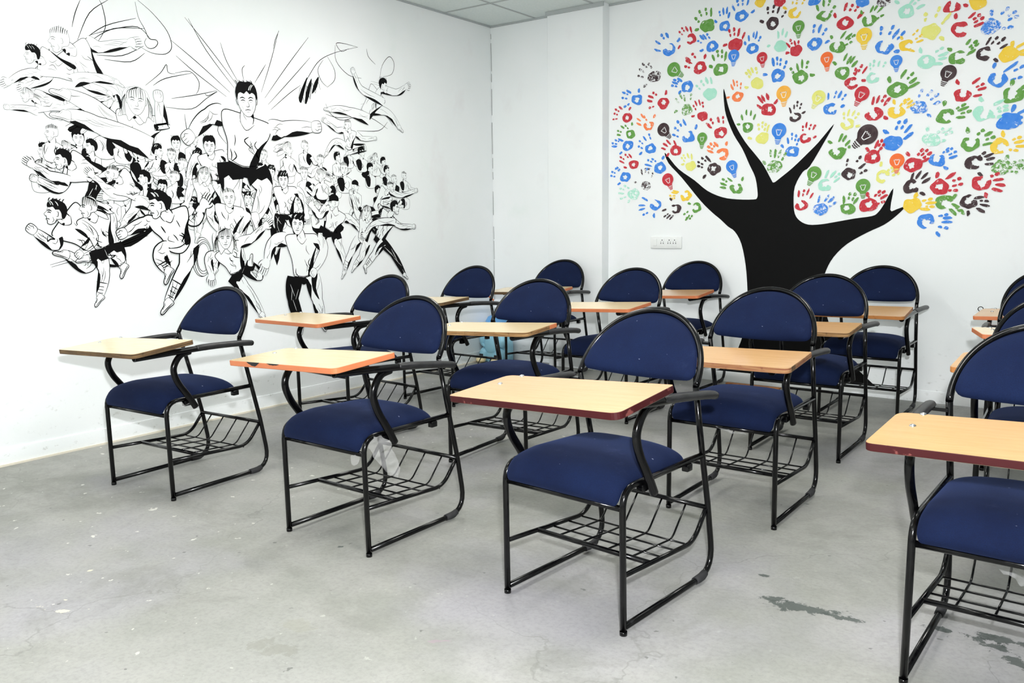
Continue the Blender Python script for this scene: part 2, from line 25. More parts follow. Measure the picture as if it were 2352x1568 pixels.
# ------------------------------------------------------------------ helpers
def lin(r, g, b):
    def f(c):
        c /= 255.0
        return c / 12.92 if c <= 0.04045 else ((c + 0.055) / 1.055) ** 2.4
    return (f(r), f(g), f(b), 1.0)

class MB:
    """collects geometry for ONE mesh object"""
    def __init__(self):
        self.v = []; self.f = []; self.m = []; self.s = []
    def add(self, verts, faces, mat=0, smooth=True):
        b = len(self.v)
        self.v += [tuple(p) for p in verts]
        for f in faces:
            self.f.append(tuple(b + i for i in f)); self.m.append(mat); self.s.append(smooth)
    def box(self, lo, hi, mat=0, bevel=0.0):
        x0, y0, z0 = lo; x1, y1, z1 = hi
        if bevel <= 0:
            vs = [(x0,y0,z0),(x1,y0,z0),(x1,y1,z0),(x0,y1,z0),(x0,y0,z1),(x1,y0,z1),(x1,y1,z1),(x0,y1,z1)]
            self.add(vs, [(0,3,2,1),(4,5,6,7),(0,1,5,4),(1,2,6,5),(2,3,7,6),(3,0,4,7)], mat, False)
            return
        bm = bmesh.new()
        bmesh.ops.create_cube(bm, size=1.0)
        for v in bm.verts:
            v.co = Vector(((x0+x1)/2 + v.co.x*(x1-x0), (y0+y1)/2 + v.co.y*(y1-y0), (z0+z1)/2 + v.co.z*(z1-z0)))
        bmesh.ops.bevel(bm, geom=bm.edges[:], offset=bevel, segments=3, profile=0.5, affect='EDGES')
        bm.verts.index_update()
        self.add([v.co[:] for v in bm.verts], [[v.index for v in f.verts] for f in bm.faces], mat, True)
        bm.free()
    def tube(self, path, r, seg=12, mat=0, r2=None, ref=None, cap=True, round_cap=False):
        """sweep a circle (or an ellipse r x r2) along path; r may be a list"""
        P = [Vector(p) for p in path]; n = len(P)
        T = []
        for i in range(n):
            a = P[max(i-1, 0)]; b = P[min(i+1, n-1)]
            d = (b - a)
            T.append(d.normalized() if d.length > 1e-9 else Vector((0, 0, 1)))
        up = Vector(ref) if ref else (Vector((0, 0, 1)) if abs(T[0].z) < 0.9 else Vector((1, 0, 0)))
        N = (up - T[0] * up.dot(T[0])).normalized()
        vs = []; rings = []
        for i in range(n):
            if i > 0 or ref:
                u = Vector(ref) if ref else N
                N = (u - T[i] * u.dot(T[i]))
                N = N.normalized() if N.length > 1e-6 else T[i].orthogonal().normalized()
            B = T[i].cross(N)
            ra = r[i] if isinstance(r, (list, tuple)) else r
            rb = ra if r2 is None else (r2[i] if isinstance(r2, (list, tuple)) else r2)
            ring = []
            for k in range(seg):
                a = 2 * PI * k / seg
                ring.append(len(vs)); vs.append(P[i] + B * (ra * math.cos(a)) + N * (rb * math.sin(a)))
            rings.append(ring)
        fs = []
        for i in range(n - 1):
            A, Bq = rings[i], rings[i + 1]
            for k in range(seg):
                k2 = (k + 1) % seg
                fs.append((A[k], A[k2], Bq[k2], Bq[k]))
        b = len(self.v)
        self.add(vs, fs, mat, True)
        if cap:
            for ring, flip in ((rings[0], True), (rings[-1], False)):
                f = [b + i for i in ring]
                if flip: f = f[::-1]
                self.f.append(tuple(f)); self.m.append(mat); self.s.append(False)
    def lathe(self, prof, seg=24, mat=0, c=(0, 0, 0), sx=1.0, sy=1.0):
        vs = []; fs = []
        for (r, z) in prof:
            for k in range(seg):
                a = 2 * PI * k / seg
                vs.append((c[0] + sx * r * math.cos(a), c[1] + sy * r * math.sin(a), c[2] + z))
        for i in range(len(prof) - 1):
            for k in range(seg):
                k2 = (k + 1) % seg
                fs.append((i*seg+k, i*seg+k2, (i+1)*seg+k2, (i+1)*seg+k))
        self.add(vs, fs, mat, True)
    def ball(self, c, r, mat=0, seg=16, rings=10, fn=None):
        """ellipsoid with radii r=(rx,ry,rz)"""
        vs = []; fs = []
        for i in range(rings + 1):
            t = PI * i / rings
            for k in range(seg):
                a = 2 * PI * k / seg
                p = Vector((r[0]*math.sin(t)*math.cos(a), r[1]*math.sin(t)*math.sin(a), -r[2]*math.cos(t)))
                if fn: p = fn(p)
                vs.append((c[0]+p.x, c[1]+p.y, c[2]+p.z))
        for i in range(rings):
            for k in range(seg):
                k2 = (k + 1) % seg
                fs.append((i*seg+k, i*seg+k2, (i+1)*seg+k2, (i+1)*seg+k))
        self.add(vs, fs, mat, True)
    def mesh(self, name, mats):
        me = bpy.data.meshes.new(name)
        me.from_pydata(self.v, [], self.f)
        for m in mats: me.materials.append(m)
        me.polygons.foreach_set('material_index', self.m)
        me.polygons.foreach_set('use_smooth', self.s)
        me.update()
        return me

def link(name, me, parent=None, loc=(0, 0, 0), rot=(0, 0, 0)):
    o = bpy.data.objects.new(name, me)
    COL.objects.link(o)
    o.location = loc; o.rotation_euler = rot
    if parent is not None: o.parent = parent
    return o

def tag(o, label=None, cat=None, group=None, kind=None):
    if label: o['label'] = label
    if cat: o['category'] = cat
    if group: o['group'] = group
    if kind: o['kind'] = kind
    return o

def thing(name, label, cat, loc=(0, 0, 0), rz=0.0, group=None):
    o = bpy.data.objects.new(name, None)
    o.empty_display_size = 0.1
    COL.objects.link(o)
    o.location = loc; o.rotation_euler = (0, 0, rz)
    return tag(o, label, cat, group)

def fillet(pts, radii, n=7):
    """polyline with its inner corners rounded"""
    P = [Vector(p) for p in pts]
    out = [P[0]]
    for i in range(1, len(P) - 1):
        r = radii[i - 1] if isinstance(radii, (list, tuple)) else radii
        a = (P[i-1] - P[i]); b = (P[i+1] - P[i])
        la, lb = a.length, b.length
        a.normalize(); b.normalize()
        ang = a.angle(b)
        if r <= 0 or ang > PI - 0.02:
            out.append(P[i]); continue
        d = min(r / math.tan(ang / 2), la * 0.49 if i > 1 else la * 0.95, lb * 0.49 if i < len(P) - 2 else lb * 0.95)
        p0 = P[i] + a * d; p1 = P[i] + b * d
        for k in range(n + 1):
            t = k / n
            out.append((p0 * (1-t)**2 + P[i] * (2*t*(1-t)) + p1 * t**2))
    out.append(P[-1])
    return out

def catmull(pts, n=5, closed=False):
    P = [tuple(p) for p in pts]; L = len(P); D = len(P[0]); out = []
    rng = range(L) if closed else range(L - 1)
    for i in rng:
        if closed: a, b, c, d = P[(i-1) % L], P[i], P[(i+1) % L], P[(i+2) % L]
        else: a, b, c, d = P[max(i-1, 0)], P[i], P[i+1], P[min(i+2, L-1)]
        for k in range(n):
            t = k / n; t2 = t*t; t3 = t2*t
            out.append(tuple(0.5*((2*b[j]) + (-a[j]+c[j])*t + (2*a[j]-5*b[j]+4*c[j]-d[j])*t2 + (-a[j]+3*b[j]-3*c[j]+d[j])*t3) for j in range(D)))
    if not closed: out.append(P[-1])
    return out

# ------------------------------------------------------------------ materials
def mat_new(name):
    m = bpy.data.materials.new(name); m.use_nodes = True
    nt = m.node_tree; bs = nt.nodes['Principled BSDF']
    return m, nt, bs

def N(nt, typ, **kw):
    n = nt.nodes.new(typ)
    for k, v in kw.items():
        if k in n.inputs: n.inputs[k].default_value = v
        else: setattr(n, k, v)
    return n

def noise_tex(nt, vec, scale, detail=3.0, rough=0.55, dist=0.0):
    n = N(nt, 'ShaderNodeTexNoise')
    n.inputs['Scale'].default_value = scale; n.inputs['Detail'].default_value = detail
    n.inputs['Roughness'].default_value = rough; n.inputs['Distortion'].default_value = dist
    if vec is not None: nt.links.new(vec, n.inputs['Vector'])
    return n.outputs['Fac']

def ramp(nt, fac, stops):
    n = N(nt, 'ShaderNodeValToRGB'); cr = n.color_ramp
    while len(cr.elements) < len(stops): cr.elements.new(0.5)
    for e, (p, c) in zip(cr.elements, stops):
        e.position = p; e.color = c if len(c) == 4 else (*c, 1)
    nt.links.new(fac, n.inputs['Fac'])
    return n.outputs['Color']

def mix(nt, fac, a, b, mode='MIX'):
    n = N(nt, 'ShaderNodeMix'); n.data_type = 'RGBA'; n.blend_type = mode
    for sock, val in ((n.inputs[0], fac), (n.inputs[6], a), (n.inputs[7], b)):
        if isinstance(val, (int, float)): sock.default_value = val
        elif isinstance(val, tuple): sock.default_value = val
        else: nt.links.new(val, sock)
    return n.outputs[2]

def math_n(nt, op, a, b=None, clamp=False):
    n = N(nt, 'ShaderNodeMath'); n.operation = op; n.use_clamp = clamp
    for i, v in enumerate((a, b)):
        if v is None: continue
        if isinstance(v, (int, float)): n.inputs[i].default_value = v
        else: nt.links.new(v, n.inputs[i])
    return n.outputs[0]

def g1(v): return (v, v, v, 1)

def obj_co(nt): return N(nt, 'ShaderNodeTexCoord').outputs['Object']
def world_co(nt): return N(nt, 'ShaderNodeNewGeometry').outputs['Position']

def mapping(nt, vec, loc=(0,0,0), rot=(0,0,0), scale=(1,1,1)):
    n = N(nt, 'ShaderNodeMapping')
    n.inputs['Location'].default_value = loc; n.inputs['Rotation'].default_value = rot; n.inputs['Scale'].default_value = scale
    nt.links.new(vec, n.inputs['Vector'])
    return n.outputs['Vector']

def bump(nt, bs, h, strength=0.2, dist=0.01):
    n = N(nt, 'ShaderNodeBump'); n.inputs['Strength'].default_value = strength; n.inputs['Distance'].default_value = dist
    nt.links.new(h, n.inputs['Height']); nt.links.new(n.outputs['Normal'], bs.inputs['Normal'])

def make_wall_mat():
    m, nt, bs = mat_new('white_wall_paint')
    co = world_co(nt)
    big = noise_tex(nt, co, 0.9, 4, 0.6)
    base = ramp(nt, big, [(0.3, lin(238, 243, 243)), (0.7, lin(245, 247, 249))])
    # faint pinkish and greenish washed stains
    st = noise_tex(nt, mapping(nt, co, scale=(1.6, 1.6, 1.1)), 1.7, 5, 0.6)
    base = mix(nt, ramp(nt, st, [(0.60, g1(0)), (0.75, g1(0.30))]), base, lin(226, 219, 222))
    st2 = noise_tex(nt, mapping(nt, co, loc=(3, 1, 5)), 2.3, 5, 0.6)
    base = mix(nt, ramp(nt, st2, [(0.62, g1(0)), (0.8, g1(0.35))]), base, lin(221, 235, 228))
    # scuffs: dark specks, denser near the floor where chairs and shoes rub
    sep = N(nt, 'ShaderNodeSeparateXYZ'); nt.links.new(co, sep.inputs[0])
    low = N(nt, 'ShaderNodeMapRange'); nt.links.new(sep.outputs['Z'], low.inputs[0])
    low.inputs[1].default_value = 0.05; low.inputs[2].default_value = 0.42; low.inputs[3].default_value = 1; low.inputs[4].default_value = 0
    sp = noise_tex(nt, mapping(nt, co, scale=(9, 9, 16)), 2.2, 6, 0.7)
    spk = math_n(nt, 'MULTIPLY', ramp(nt, sp, [(0.60, g1(0)), (0.72, g1(0.75))]), low.outputs[0])
    base = mix(nt, spk, base, lin(172, 174, 168))
    nt.links.new(base, bs.inputs['Base Color'])
    bs.inputs['Roughness'].default_value = 0.62
    bs.inputs['Specular IOR Level'].default_value = 0.25
    bump(nt, bs, noise_tex(nt, co, 45, 4, 0.6), 0.10, 0.004)
    return m

def flat_mat(name, rgb, rough=0.5, spec=0.5, metal=0.0):
    m, nt, bs = mat_new(name)
    bs.inputs['Base Color'].default_value = lin(*rgb)
    bs.inputs['Roughness'].default_value = rough
    bs.inputs['Specular IOR Level'].default_value = spec
    bs.inputs['Metallic'].default_value = metal
    return m

def make_floor_mat():
    m, nt, bs = mat_new('stained_concrete')
    co = world_co(nt)
    a = noise_tex(nt, co, 0.7, 6, 0.62, 0.3)
    base = ramp(nt, a, [(0.30, lin(131, 132, 126)), (0.5, lin(149, 150, 144)), (0.70, lin(165, 165, 161))])
    b = noise_tex(nt, mapping(nt, co, loc=(4, 2, 0)), 3.2, 7, 0.68)
    base = mix(nt, ramp(nt, b, [(0.42, g1(0)), (0.62, g1(0.60))]), base, lin(167, 166, 162))
    lil = noise_tex(nt, mapping(nt, co, loc=(9, 1, 0)), 1.1, 4, 0.6)
    base = mix(nt, ramp(nt, lil, [(0.48, g1(0)), (0.70, g1(0.55))]), base, lin(166, 163, 173))
    dk = noise_tex(nt, mapping(nt, co, loc=(1, 7, 0)), 2.0, 7, 0.7, 0.6)
    base = mix(nt, ramp(nt, dk, [(0.52, g1(0)), (0.70, g1(0.60))]), base, lin(124, 125, 118))
    # fine grain, dark pits and white paint flecks
    fine = noise_tex(nt, co, 70, 4, 0.7)
    base = mix(nt, ramp(nt, fine, [(0.35, g1(0.22)), (0.55, g1(0))]), base, lin(106, 108, 104))
    pit = noise_tex(nt, mapping(nt, co, loc=(2, 2, 0)), 26, 2, 0.5)
    base = mix(nt, ramp(nt, pit, [(0.725, g1(0)), (0.76, g1(0.7))]), base, lin(95, 98, 94))
    fl = noise_tex(nt, mapping(nt, co, loc=(5, 3, 0)), 21, 3, 0.55)
    flm = noise_tex(nt, mapping(nt, co, loc=(15, 3, 0)), 0.8, 2, 0.5)
    sepf = N(nt, 'ShaderNodeSeparateXYZ'); nt.links.new(co, sepf.inputs[0])
    lft = N(nt, 'ShaderNodeMapRange'); nt.links.new(sepf.outputs['X'], lft.inputs[0])
    lft.inputs[1].default_value = -2.6; lft.inputs[2].default_value = -1.2; lft.inputs[3].default_value = 1; lft.inputs[4].default_value = 0.12
    flk0 = math_n(nt, 'MULTIPLY', ramp(nt, fl, [(0.685, g1(0)), (0.71, g1(0.9))]), ramp(nt, flm, [(0.38, g1(0.3)), (0.55, g1(1))]))
    flk = math_n(nt, 'MULTIPLY', flk0, lft.outputs[0])
    base = mix(nt, flk, base, lin(214, 214, 206))
    # thin hairline cracks
    vo = N(nt, 'ShaderNodeTexVoronoi'); vo.feature = 'DISTANCE_TO_EDGE'; vo.inputs['Scale'].default_value = 0.9
    wv = N(nt, 'ShaderNodeVectorMath'); wv.operation = 'ADD'
    nz = N(nt, 'ShaderNodeTexNoise'); nz.inputs['Scale'].default_value = 4; nz.inputs['Detail'].default_value = 5
    nt.links.new(co, nz.inputs['Vector'])
    sc2 = N(nt, 'ShaderNodeVectorMath'); sc2.operation = 'SCALE'; sc2.inputs['Scale'].default_value = 0.35
    nt.links.new(nz.outputs['Color'], sc2.inputs[0])
    nt.links.new(co, wv.inputs[0]); nt.links.new(sc2.outputs[0], wv.inputs[1]); nt.links.new(wv.outputs[0], vo.inputs['Vector'])
    crk = math_n(nt, 'MULTIPLY', ramp(nt, vo.outputs['Distance'], [(0.0, g1(0.5)), (0.0035, g1(0))]), ramp(nt, flm, [(0.45, g1(0)), (0.55, g1(1))]))
    base = mix(nt, crk, base, lin(120, 122, 116))
    # dark spilled patches with ragged edges (cx, cy, half-length, half-width, angle, threshold)
    rag = noise_tex(nt, mapping(nt, co, loc=(3, 8, 0)), 17, 5, 0.7)
    for cx, cy, ax, ay, an, th in SPILLS:
        mp = N(nt, 'ShaderNodeMapping'); mp.vector_type = 'TEXTURE'
        mp.inputs['Location'].default_value = (cx, cy, 0); mp.inputs['Rotation'].default_value = (0, 0, an); mp.inputs['Scale'].default_value = (ax, ay, 1)
        nt.links.new(co, mp.inputs['Vector'])
        ln = N(nt, 'ShaderNodeVectorMath'); ln.operation = 'LENGTH'; nt.links.new(mp.outputs[0], ln.inputs[0])
        f = math_n(nt, 'SUBTRACT', rag, math_n(nt, 'MULTIPLY', ln.outputs['Value'], 0.36))
        base = mix(nt, ramp(nt, f, [(th, g1(0)), (th + 0.045, g1(0.86))]), base, lin(72, 79, 76))
    for cx, cy, ax, ay, an, th, colr, al in BLOTCHES:
        mp = N(nt, 'ShaderNodeMapping'); mp.vector_type = 'TEXTURE'
        mp.inputs['Location'].default_value = (cx, cy, 0); mp.inputs['Rotation'].default_value = (0, 0, an); mp.inputs['Scale'].default_value = (ax, ay, 1)
        nt.links.new(co, mp.inputs['Vector'])
        ln = N(nt, 'ShaderNodeVectorMath'); ln.operation = 'LENGTH'; nt.links.new(mp.outputs[0], ln.inputs[0])
        f = math_n(nt, 'SUBTRACT', rag, math_n(nt, 'MULTIPLY', ln.outputs['Value'], 0.36))
        base = mix(nt, ramp(nt, f, [(th, g1(0)), (th + 0.05, g1(al))]), base, lin(*colr))
    nt.links.new(base, bs.inputs['Base Color'])
    rr = ramp(nt, b, [(0.3, g1(0.62)), (0.7, g1(0.45))])
    nt.links.new(rr, bs.inputs['Roughness'])
    bs.inputs['Specular IOR Level'].default_value = 0.3
    bump(nt, bs, noise_tex(nt, co, 55, 5, 0.65), 0.08, 0.004)
    return m

# spills measured on the floor plane
SPILLS = [(-0.70, 2.385, 0.17, 0.055, 0.25, 0.31), (-0.585, 2.39, 0.10, 0.035, 0.15, 0.32), (-0.78, 2.40, 0.07, 0.03, 0.4, 0.32),
          (-0.352, 2.47, 0.07, 0.030, 0.1, 0.33), (-0.235, 2.455, 0.12, 0.040, -0.3, 0.33), (-0.17, 2.50, 0.18, 0.045, 0.1, 0.32), (-0.15, 2.39, 0.12, 0.04, -0.3, 0.35),
          (-0.25, 2.47, 0.55, 0.16, 0.2, 0.52), (-0.72, 2.37, 0.45, 0.12, 0.2, 0.53), (-0.87, 2.545, 0.03, 0.014, 0.1, 0.34), (-0.965, 3.32, 0.05, 0.022, 0.1, 0.42), (-2.18, 1.94, 0.03, 0.02, 0.3, 0.38)]

BLOTCHES = [(-2.49, 1.12, 0.045, 0.022, 0.5, 0.34, (214, 210, 190), 0.9), (-2.56, 1.16, 0.03, 0.018, 0.3, 0.36, (214, 210, 190), 0.9), (-2.44, 1.17, 0.02, 0.012, 0.3, 0.34, (214, 210, 190), 0.9),
            (-2.72, 1.32, 0.022, 0.014, 1.2, 0.36, (214, 210, 190), 0.9), (-2.58, 1.10, 0.16, 0.10, 0.4, 0.55, (214, 210, 190), 0.8), (-3.3, 2.2, 0.5, 0.18, 0.9, 0.60, (206, 204, 192), 0.7),
            (-1.79, 1.34, 0.10, 0.055, 0.3, 0.26, (132, 132, 122), 0.45), (-1.83, 1.47, 0.10, 0.05, 0.3, 0.26, (146, 146, 132), 0.35), (-1.45, 1.62, 0.07, 0.012, 0.7, 0.36, (158, 140, 150), 0.6)]

def make_fabric():
    m, nt, bs = mat_new('navy_upholstery')
    co = obj_co(nt)
    weave = noise_tex(nt, co, 420, 2, 0.5)
    cloud = noise_tex(nt, co, 5, 4, 0.6)
    base = ramp(nt, cloud, [(0.3, lin(12, 22, 51)), (0.75, lin(18, 33, 68))])
    base = mix(nt, ramp(nt, weave, [(0.35, g1(0.45)), (0.65, g1(0))]), base, lin(11, 17, 40))
    lint = noise_tex(nt, co, 46, 1, 0.4)
    base = mix(nt, ramp(nt, lint, [(0.80, g1(0)), (0.82, g1(0.5))]), base, lin(150, 160, 185))
    dust = noise_tex(nt, mapping(nt, co, loc=(3, 3, 3)), 8, 6, 0.7)
    base = mix(nt, ramp(nt, dust, [(0.60, g1(0)), (0.85, g1(0.22))]), base, lin(70, 82, 118))
    nt.links.new(base, bs.inputs['Base Color'])
    bs.inputs['Roughness'].default_value = 0.9
    bs.inputs['Specular IOR Level'].default_value = 0.15
    bs.inputs['Sheen Weight'].default_value = 0.10
    bs.inputs['Sheen Roughness'].default_value = 0.4
    bs.inputs['Sheen Tint'].default_value = lin(90, 115, 190)
    bump(nt, bs, weave, 0.25, 0.0015)
    return m

def make_metal():
    m, nt, bs = mat_new('black_enamel_steel')
    co = obj_co(nt)
    n = noise_tex(nt, co, 30, 5, 0.7)
    base = ramp(nt, n, [(0.50, lin(5, 5, 6)), (0.85, lin(22, 22, 23))])
    ch = noise_tex(nt, mapping(nt, co, loc=(2, 5, 1)), 75, 3, 0.6)
    base = mix(nt, ramp(nt, ch, [(0.78, g1(0)), (0.81, g1(0.5))]), base, lin(100, 98, 96))
    nt.links.new(base, bs.inputs['Base Color'])
    nt.links.new(ramp(nt, n, [(0.4, g1(0.12)), (0.8, g1(0.30))]), bs.inputs['Roughness'])
    bs.inputs['Specular IOR Level'].default_value = 0.32
    return m

def make_worn():
    m, nt, bs = mat_new('worn_black_armrest')
    co = obj_co(nt)
    n = noise_tex(nt, mapping(nt, co, scale=(30, 6, 30)), 3, 5, 0.7)
    base = ramp(nt, n, [(0.35, lin(14, 14, 15)), (0.7, lin(44, 44, 46))])
    nt.links.new(base, bs.inputs['Base Color'])
    bs.inputs['Roughness'].default_value = 0.42
    return m

def make_wood_top(name, c0, c1):
    m, nt, bs = mat_new(name)
    co = obj_co(nt)
    g = noise_tex(nt, mapping(nt, co, scale=(3, 38, 3)), 2.0, 6, 0.6, 0.5)
    base = ramp(nt, g, [(0.3, lin(*c0)), (0.7, lin(*c1))])
    fl = noise_tex(nt, mapping(nt, co, scale=(12, 90, 6)), 3.0, 3, 0.6)
    base = mix(nt, ramp(nt, fl, [(0.55, g1(0)), (0.8, g1(0.22))]), base, lin(c0[0]-34, c0[1]-36, c0[2]-40))
    nt.links.new(base, bs.inputs['Base Color'])
    bs.inputs['Roughness'].default_value = 0.17
    bs.inputs['Specular IOR Level'].default_value = 0.5
    return m

def make_band(name, c, worn=0.0, wornc=(120, 92, 60)):
    m, nt, bs = mat_new(name)
    co = obj_co(nt)
    n = noise_tex(nt, co, 9, 4, 0.6)
    base = ramp(nt, n, [(0.3, lin(max(c[0]-10, 0), max(c[1]-8, 0), max(c[2]-8, 0))), (0.7, lin(*c))])
    if worn > 0:
        w = noise_tex(nt, mapping(nt, co, scale=(1, 1, 2)), 16, 6, 0.7)
        base = mix(nt, ramp(nt, w, [(0.62 - worn*0.2, g1(0)), (0.66 - worn*0.2, g1(1))]), base, lin(*wornc))
    nt.links.new(base, bs.inputs['Base Color'])
    bs.inputs['Roughness'].default_value = 0.5
    bs.inputs['Specular IOR Level'].default_value = 0.3
    return m

def make_ply(name, c0, c1, c2):
    """bare plywood edge: thin plies along local z, ragged along the length"""
    m, nt, bs = mat_new(name)
    co = obj_co(nt)
    w = noise_tex(nt, mapping(nt, co, scale=(9, 9, 520)), 1.0, 4, 0.6, 0.2)
    base = ramp(nt, w, [(0.32, lin(*c0)), (0.5, lin(*c1)), (0.68, lin(*c2))])
    d = noise_tex(nt, co, 40, 5, 0.7)
    base = mix(nt, ramp(nt, d, [(0.55, g1(0)), (0.75, g1(0.6))]), base, lin(c0[0]-25, c0[1]-22, c0[2]-18))
    nt.links.new(base, bs.inputs['Base Color'])
    bs.inputs['Roughness'].default_value = 0.8
    bump(nt, bs, w, 0.4, 0.002)
    return m

def make_ceiling_mat():
    m, nt, bs = mat_new('ceiling_tile')
    co = world_co(nt)
    n = noise_tex(nt, co, 60, 4, 0.6)
    base = ramp(nt, n, [(0.3, lin(214, 224, 222)), (0.7, lin(224, 232, 230))])
    nt.links.new(base, bs.inputs['Base Color'])
    bs.inputs['Roughness'].default_value = 0.85
    return m

def paint_mat(name, rgb, patch, wall=(243, 246, 247)):
    """hand-printed poster paint: patchy, the wall shows through in places"""
    m, nt, bs = mat_new(name)
    co = world_co(nt)
    n = noise_tex(nt, co, 58, 6, 0.75, 0.5)
    c2 = tuple(min(255, int(c + (255 - c) * 0.14)) for c in rgb)
    k = noise_tex(nt, mapping(nt, co, loc=(4, 4, 4)), 26, 3, 0.6)
    base = ramp(nt, k, [(0.3, lin(*rgb)), (0.7, lin(*c2))])
    base = mix(nt, ramp(nt, n, [(0.70 - patch, g1(0)), (0.76 - patch, g1(0.92))]), base, lin(*wall))
    nt.links.new(base, bs.inputs['Base Color'])
    bs.inputs['Roughness'].default_value = 0.6
    bs.inputs['Specular IOR Level'].default_value = 0.2
    return m

M = {}
M['wall'] = make_wall_mat()
M['floor'] = make_floor_mat()
M['ceil'] = make_ceiling_mat()
M['tbar'] = flat_mat('ceiling_grid_bar', (176, 182, 182), 0.6, 0.3)
M['fabric'] = make_fabric()
M['metal'] = make_metal()
M['worn'] = make_worn()
M['rubber'] = flat_mat('grey_rubber_sleeve', (44, 44, 46), 0.7, 0.3)
M['top_warm_dimmed'] = make_wood_top('beech_laminate_warm_dimmed', (206, 162, 116), (214, 171, 126))  # chair A's board: tone lowered in the colour to offset the near flash
M['top_amber_dimmed'] = make_wood_top('beech_laminate_amber_dimmed', (190, 148, 96), (199, 158, 106))  # chair M's board: darkened in the colour because the flash lands stronger here
M['top_pale'] = make_wood_top('beech_laminate_pale', (228, 202, 154), (236, 213, 168))
M['top_dull'] = make_wood_top('beech_laminate_dull', (202, 156, 100), (213, 168, 114))
M['under'] = flat_mat('board_underside', (196, 178, 150), 0.8, 0.2)
M['maroon'] = make_band('maroon_edge_band', (62, 13, 17), 0.02, (110, 58, 54))
M['orange'] = make_band('orange_edge_band', (208, 124, 82), 0.0)
M['tan'] = make_band('tan_edge_band', (184, 122, 68), 0.3, (156, 98, 50))
M['ply_dark'] = make_ply('dark_bare_plywood', (48, 36, 22), (96, 72, 44), (140, 110, 70))
M['ply_red'] = make_ply('plywood_with_red_paint', (112, 46, 38), (150, 104, 66), (178, 138, 96))
M['ply_light'] = make_ply('light_bare_plywood', (66, 44, 24), (140, 102, 60), (190, 154, 104))
M['bolt'] = flat_mat('zinc_bolt', (196, 198, 200), 0.3, 0.5, 1.0)
M['black_paint'] = flat_mat('black_mural_paint', (8, 8, 9), 0.6, 0.12)
M['white_paint'] = flat_mat('white_mural_paint', (244, 246, 247), 0.6, 0.25)
M['plate'] = flat_mat('white_socket_plastic', (236, 239, 238), 0.3, 0.5)
M['hole'] = flat_mat('socket_hole', (30, 32, 34), 0.6, 0.3)
M['toy_blue'] = flat_mat('pale_blue_plastic', (158, 214, 236), 0.42, 0.4)
M['toy_lid'] = flat_mat('bright_blue_plastic', (104, 172, 234), 0.42, 0.4)
M['toy_dark'] = flat_mat('dark_slot', (40, 42, 48), 0.6, 0.3)
M['toy_cream'] = flat_mat('cream_plastic', (238, 222, 176), 0.5, 0.4)
M['crack'] = flat_mat('dark_joint', (150, 154, 152), 0.9, 0.1)
M['cream_line'] = flat_mat('cream_floor_joint', (222, 216, 200), 0.8, 0.2)

PAINT = {'B': (54, 130, 228), 'R': (196, 42, 54), 'G': (92, 152, 62), 'K': (54, 38, 42), 'M': (166, 228, 206), 'Y': (230, 230, 120),
         'O': (250, 128, 72), 'A': (244, 204, 58), 'A2': (250, 178, 62), 'O2': (244, 104, 42)}
PM = {}
def paint(c, patch):
    k = (c, patch)
    if k not in PM: PM[k] = paint_mat('poster_paint_%s_%d' % ({'B':'blue','R':'red','G':'green','K':'dark_brown','M':'mint','Y':'pale_yellow','O':'orange','A':'yellow','A2':'amber','O2':'deep_orange'}[c], int(patch*100)), PAINT[c], patch)
    return PM[k]
PNAME = {'B':'blue','R':'red','G':'green','K':'dark brown','M':'mint green','Y':'pale yellow','O':'orange','A':'yellow','A2':'amber','O2':'deep orange'}

def make_film():
    m, nt, bs = mat_new('clear_plastic_film')
    bs.inputs['Base Color'].default_value = (0.9, 0.9, 0.9, 1)
    bs.inputs['Roughness'].default_value = 0.15
    tr = N(nt, 'ShaderNodeBsdfTransparent'); mx = N(nt, 'ShaderNodeMixShader')
    mx.inputs[0].default_value = 0.20
    nt.links.new(tr.outputs[0], mx.inputs[1]); nt.links.new(bs.outputs[0], mx.inputs[2])
    nt.links.new(mx.outputs[0], nt.nodes['Material Output'].inputs['Surface'])
    return m
M['film'] = make_film()

# ------------------------------------------------------------------ room
XL, YB, HC = -4.31, 5.65, 2.72          # left wall, tree wall, ceiling height
XR, YF = 3.3, -2.6
PX0, PX1, PY = -3.691, -3.205, 5.55     # pillar
T = 0.12

def struct(name, mb, mats, label=None):
    o = link(name, mb.mesh(name, mats)); o['kind'] = 'structure'
    if label: o['label'] = label
    return o

b = MB(); b.box((XL - T, YF - T, -0.10), (XR + T, YB + T, 0.0)); struct('floor', b, [M['floor']])
b = MB(); b.box((XL - T, YF - T, 0.0), (XL, YB + T, HC + 0.1)); struct('wall_left', b, [M['wall']])
b = MB(); b.box((XL, YB, 0.0), (XR + T, YB + T, HC + 0.1)); struct('wall_back', b, [M['wall']])
b = MB(); b.box((XR, YF - T, 0.0), (XR + T, YB, HC + 0.1)); struct('wall_right', b, [M['wall']])
b = MB(); b.box((XL, YF - T, 0.0), (XR, YF, HC + 0.1)); struct('wall_front', b, [M['wall']])
b = MB(); b.box((PX0, PY, 0.0), (PX1, YB + 0.001, HC + 0.02), bevel=0.004); struct('wall_pillar', b, [M['wall']])
b = MB(); b.box((XL, YF, HC), (XR, YB, HC + 0.08), 0)
struct('ceiling', b, [M['ceil']])
# suspended grid bars
b = MB()
xs = [-3.866 + 0.582 * k for k in range(13)]; ys = [5.07 - 0.582 * k for k in range(14)]
for x in xs:
    if x < XR: b.box((x - 0.008, YF, HC - 0.004), (x + 0.008, YB, HC - 0.0005))
for y in ys:
    if y > YF: b.box((XL, y - 0.008, HC - 0.0045), (XR, y + 0.008, HC - 0.001))
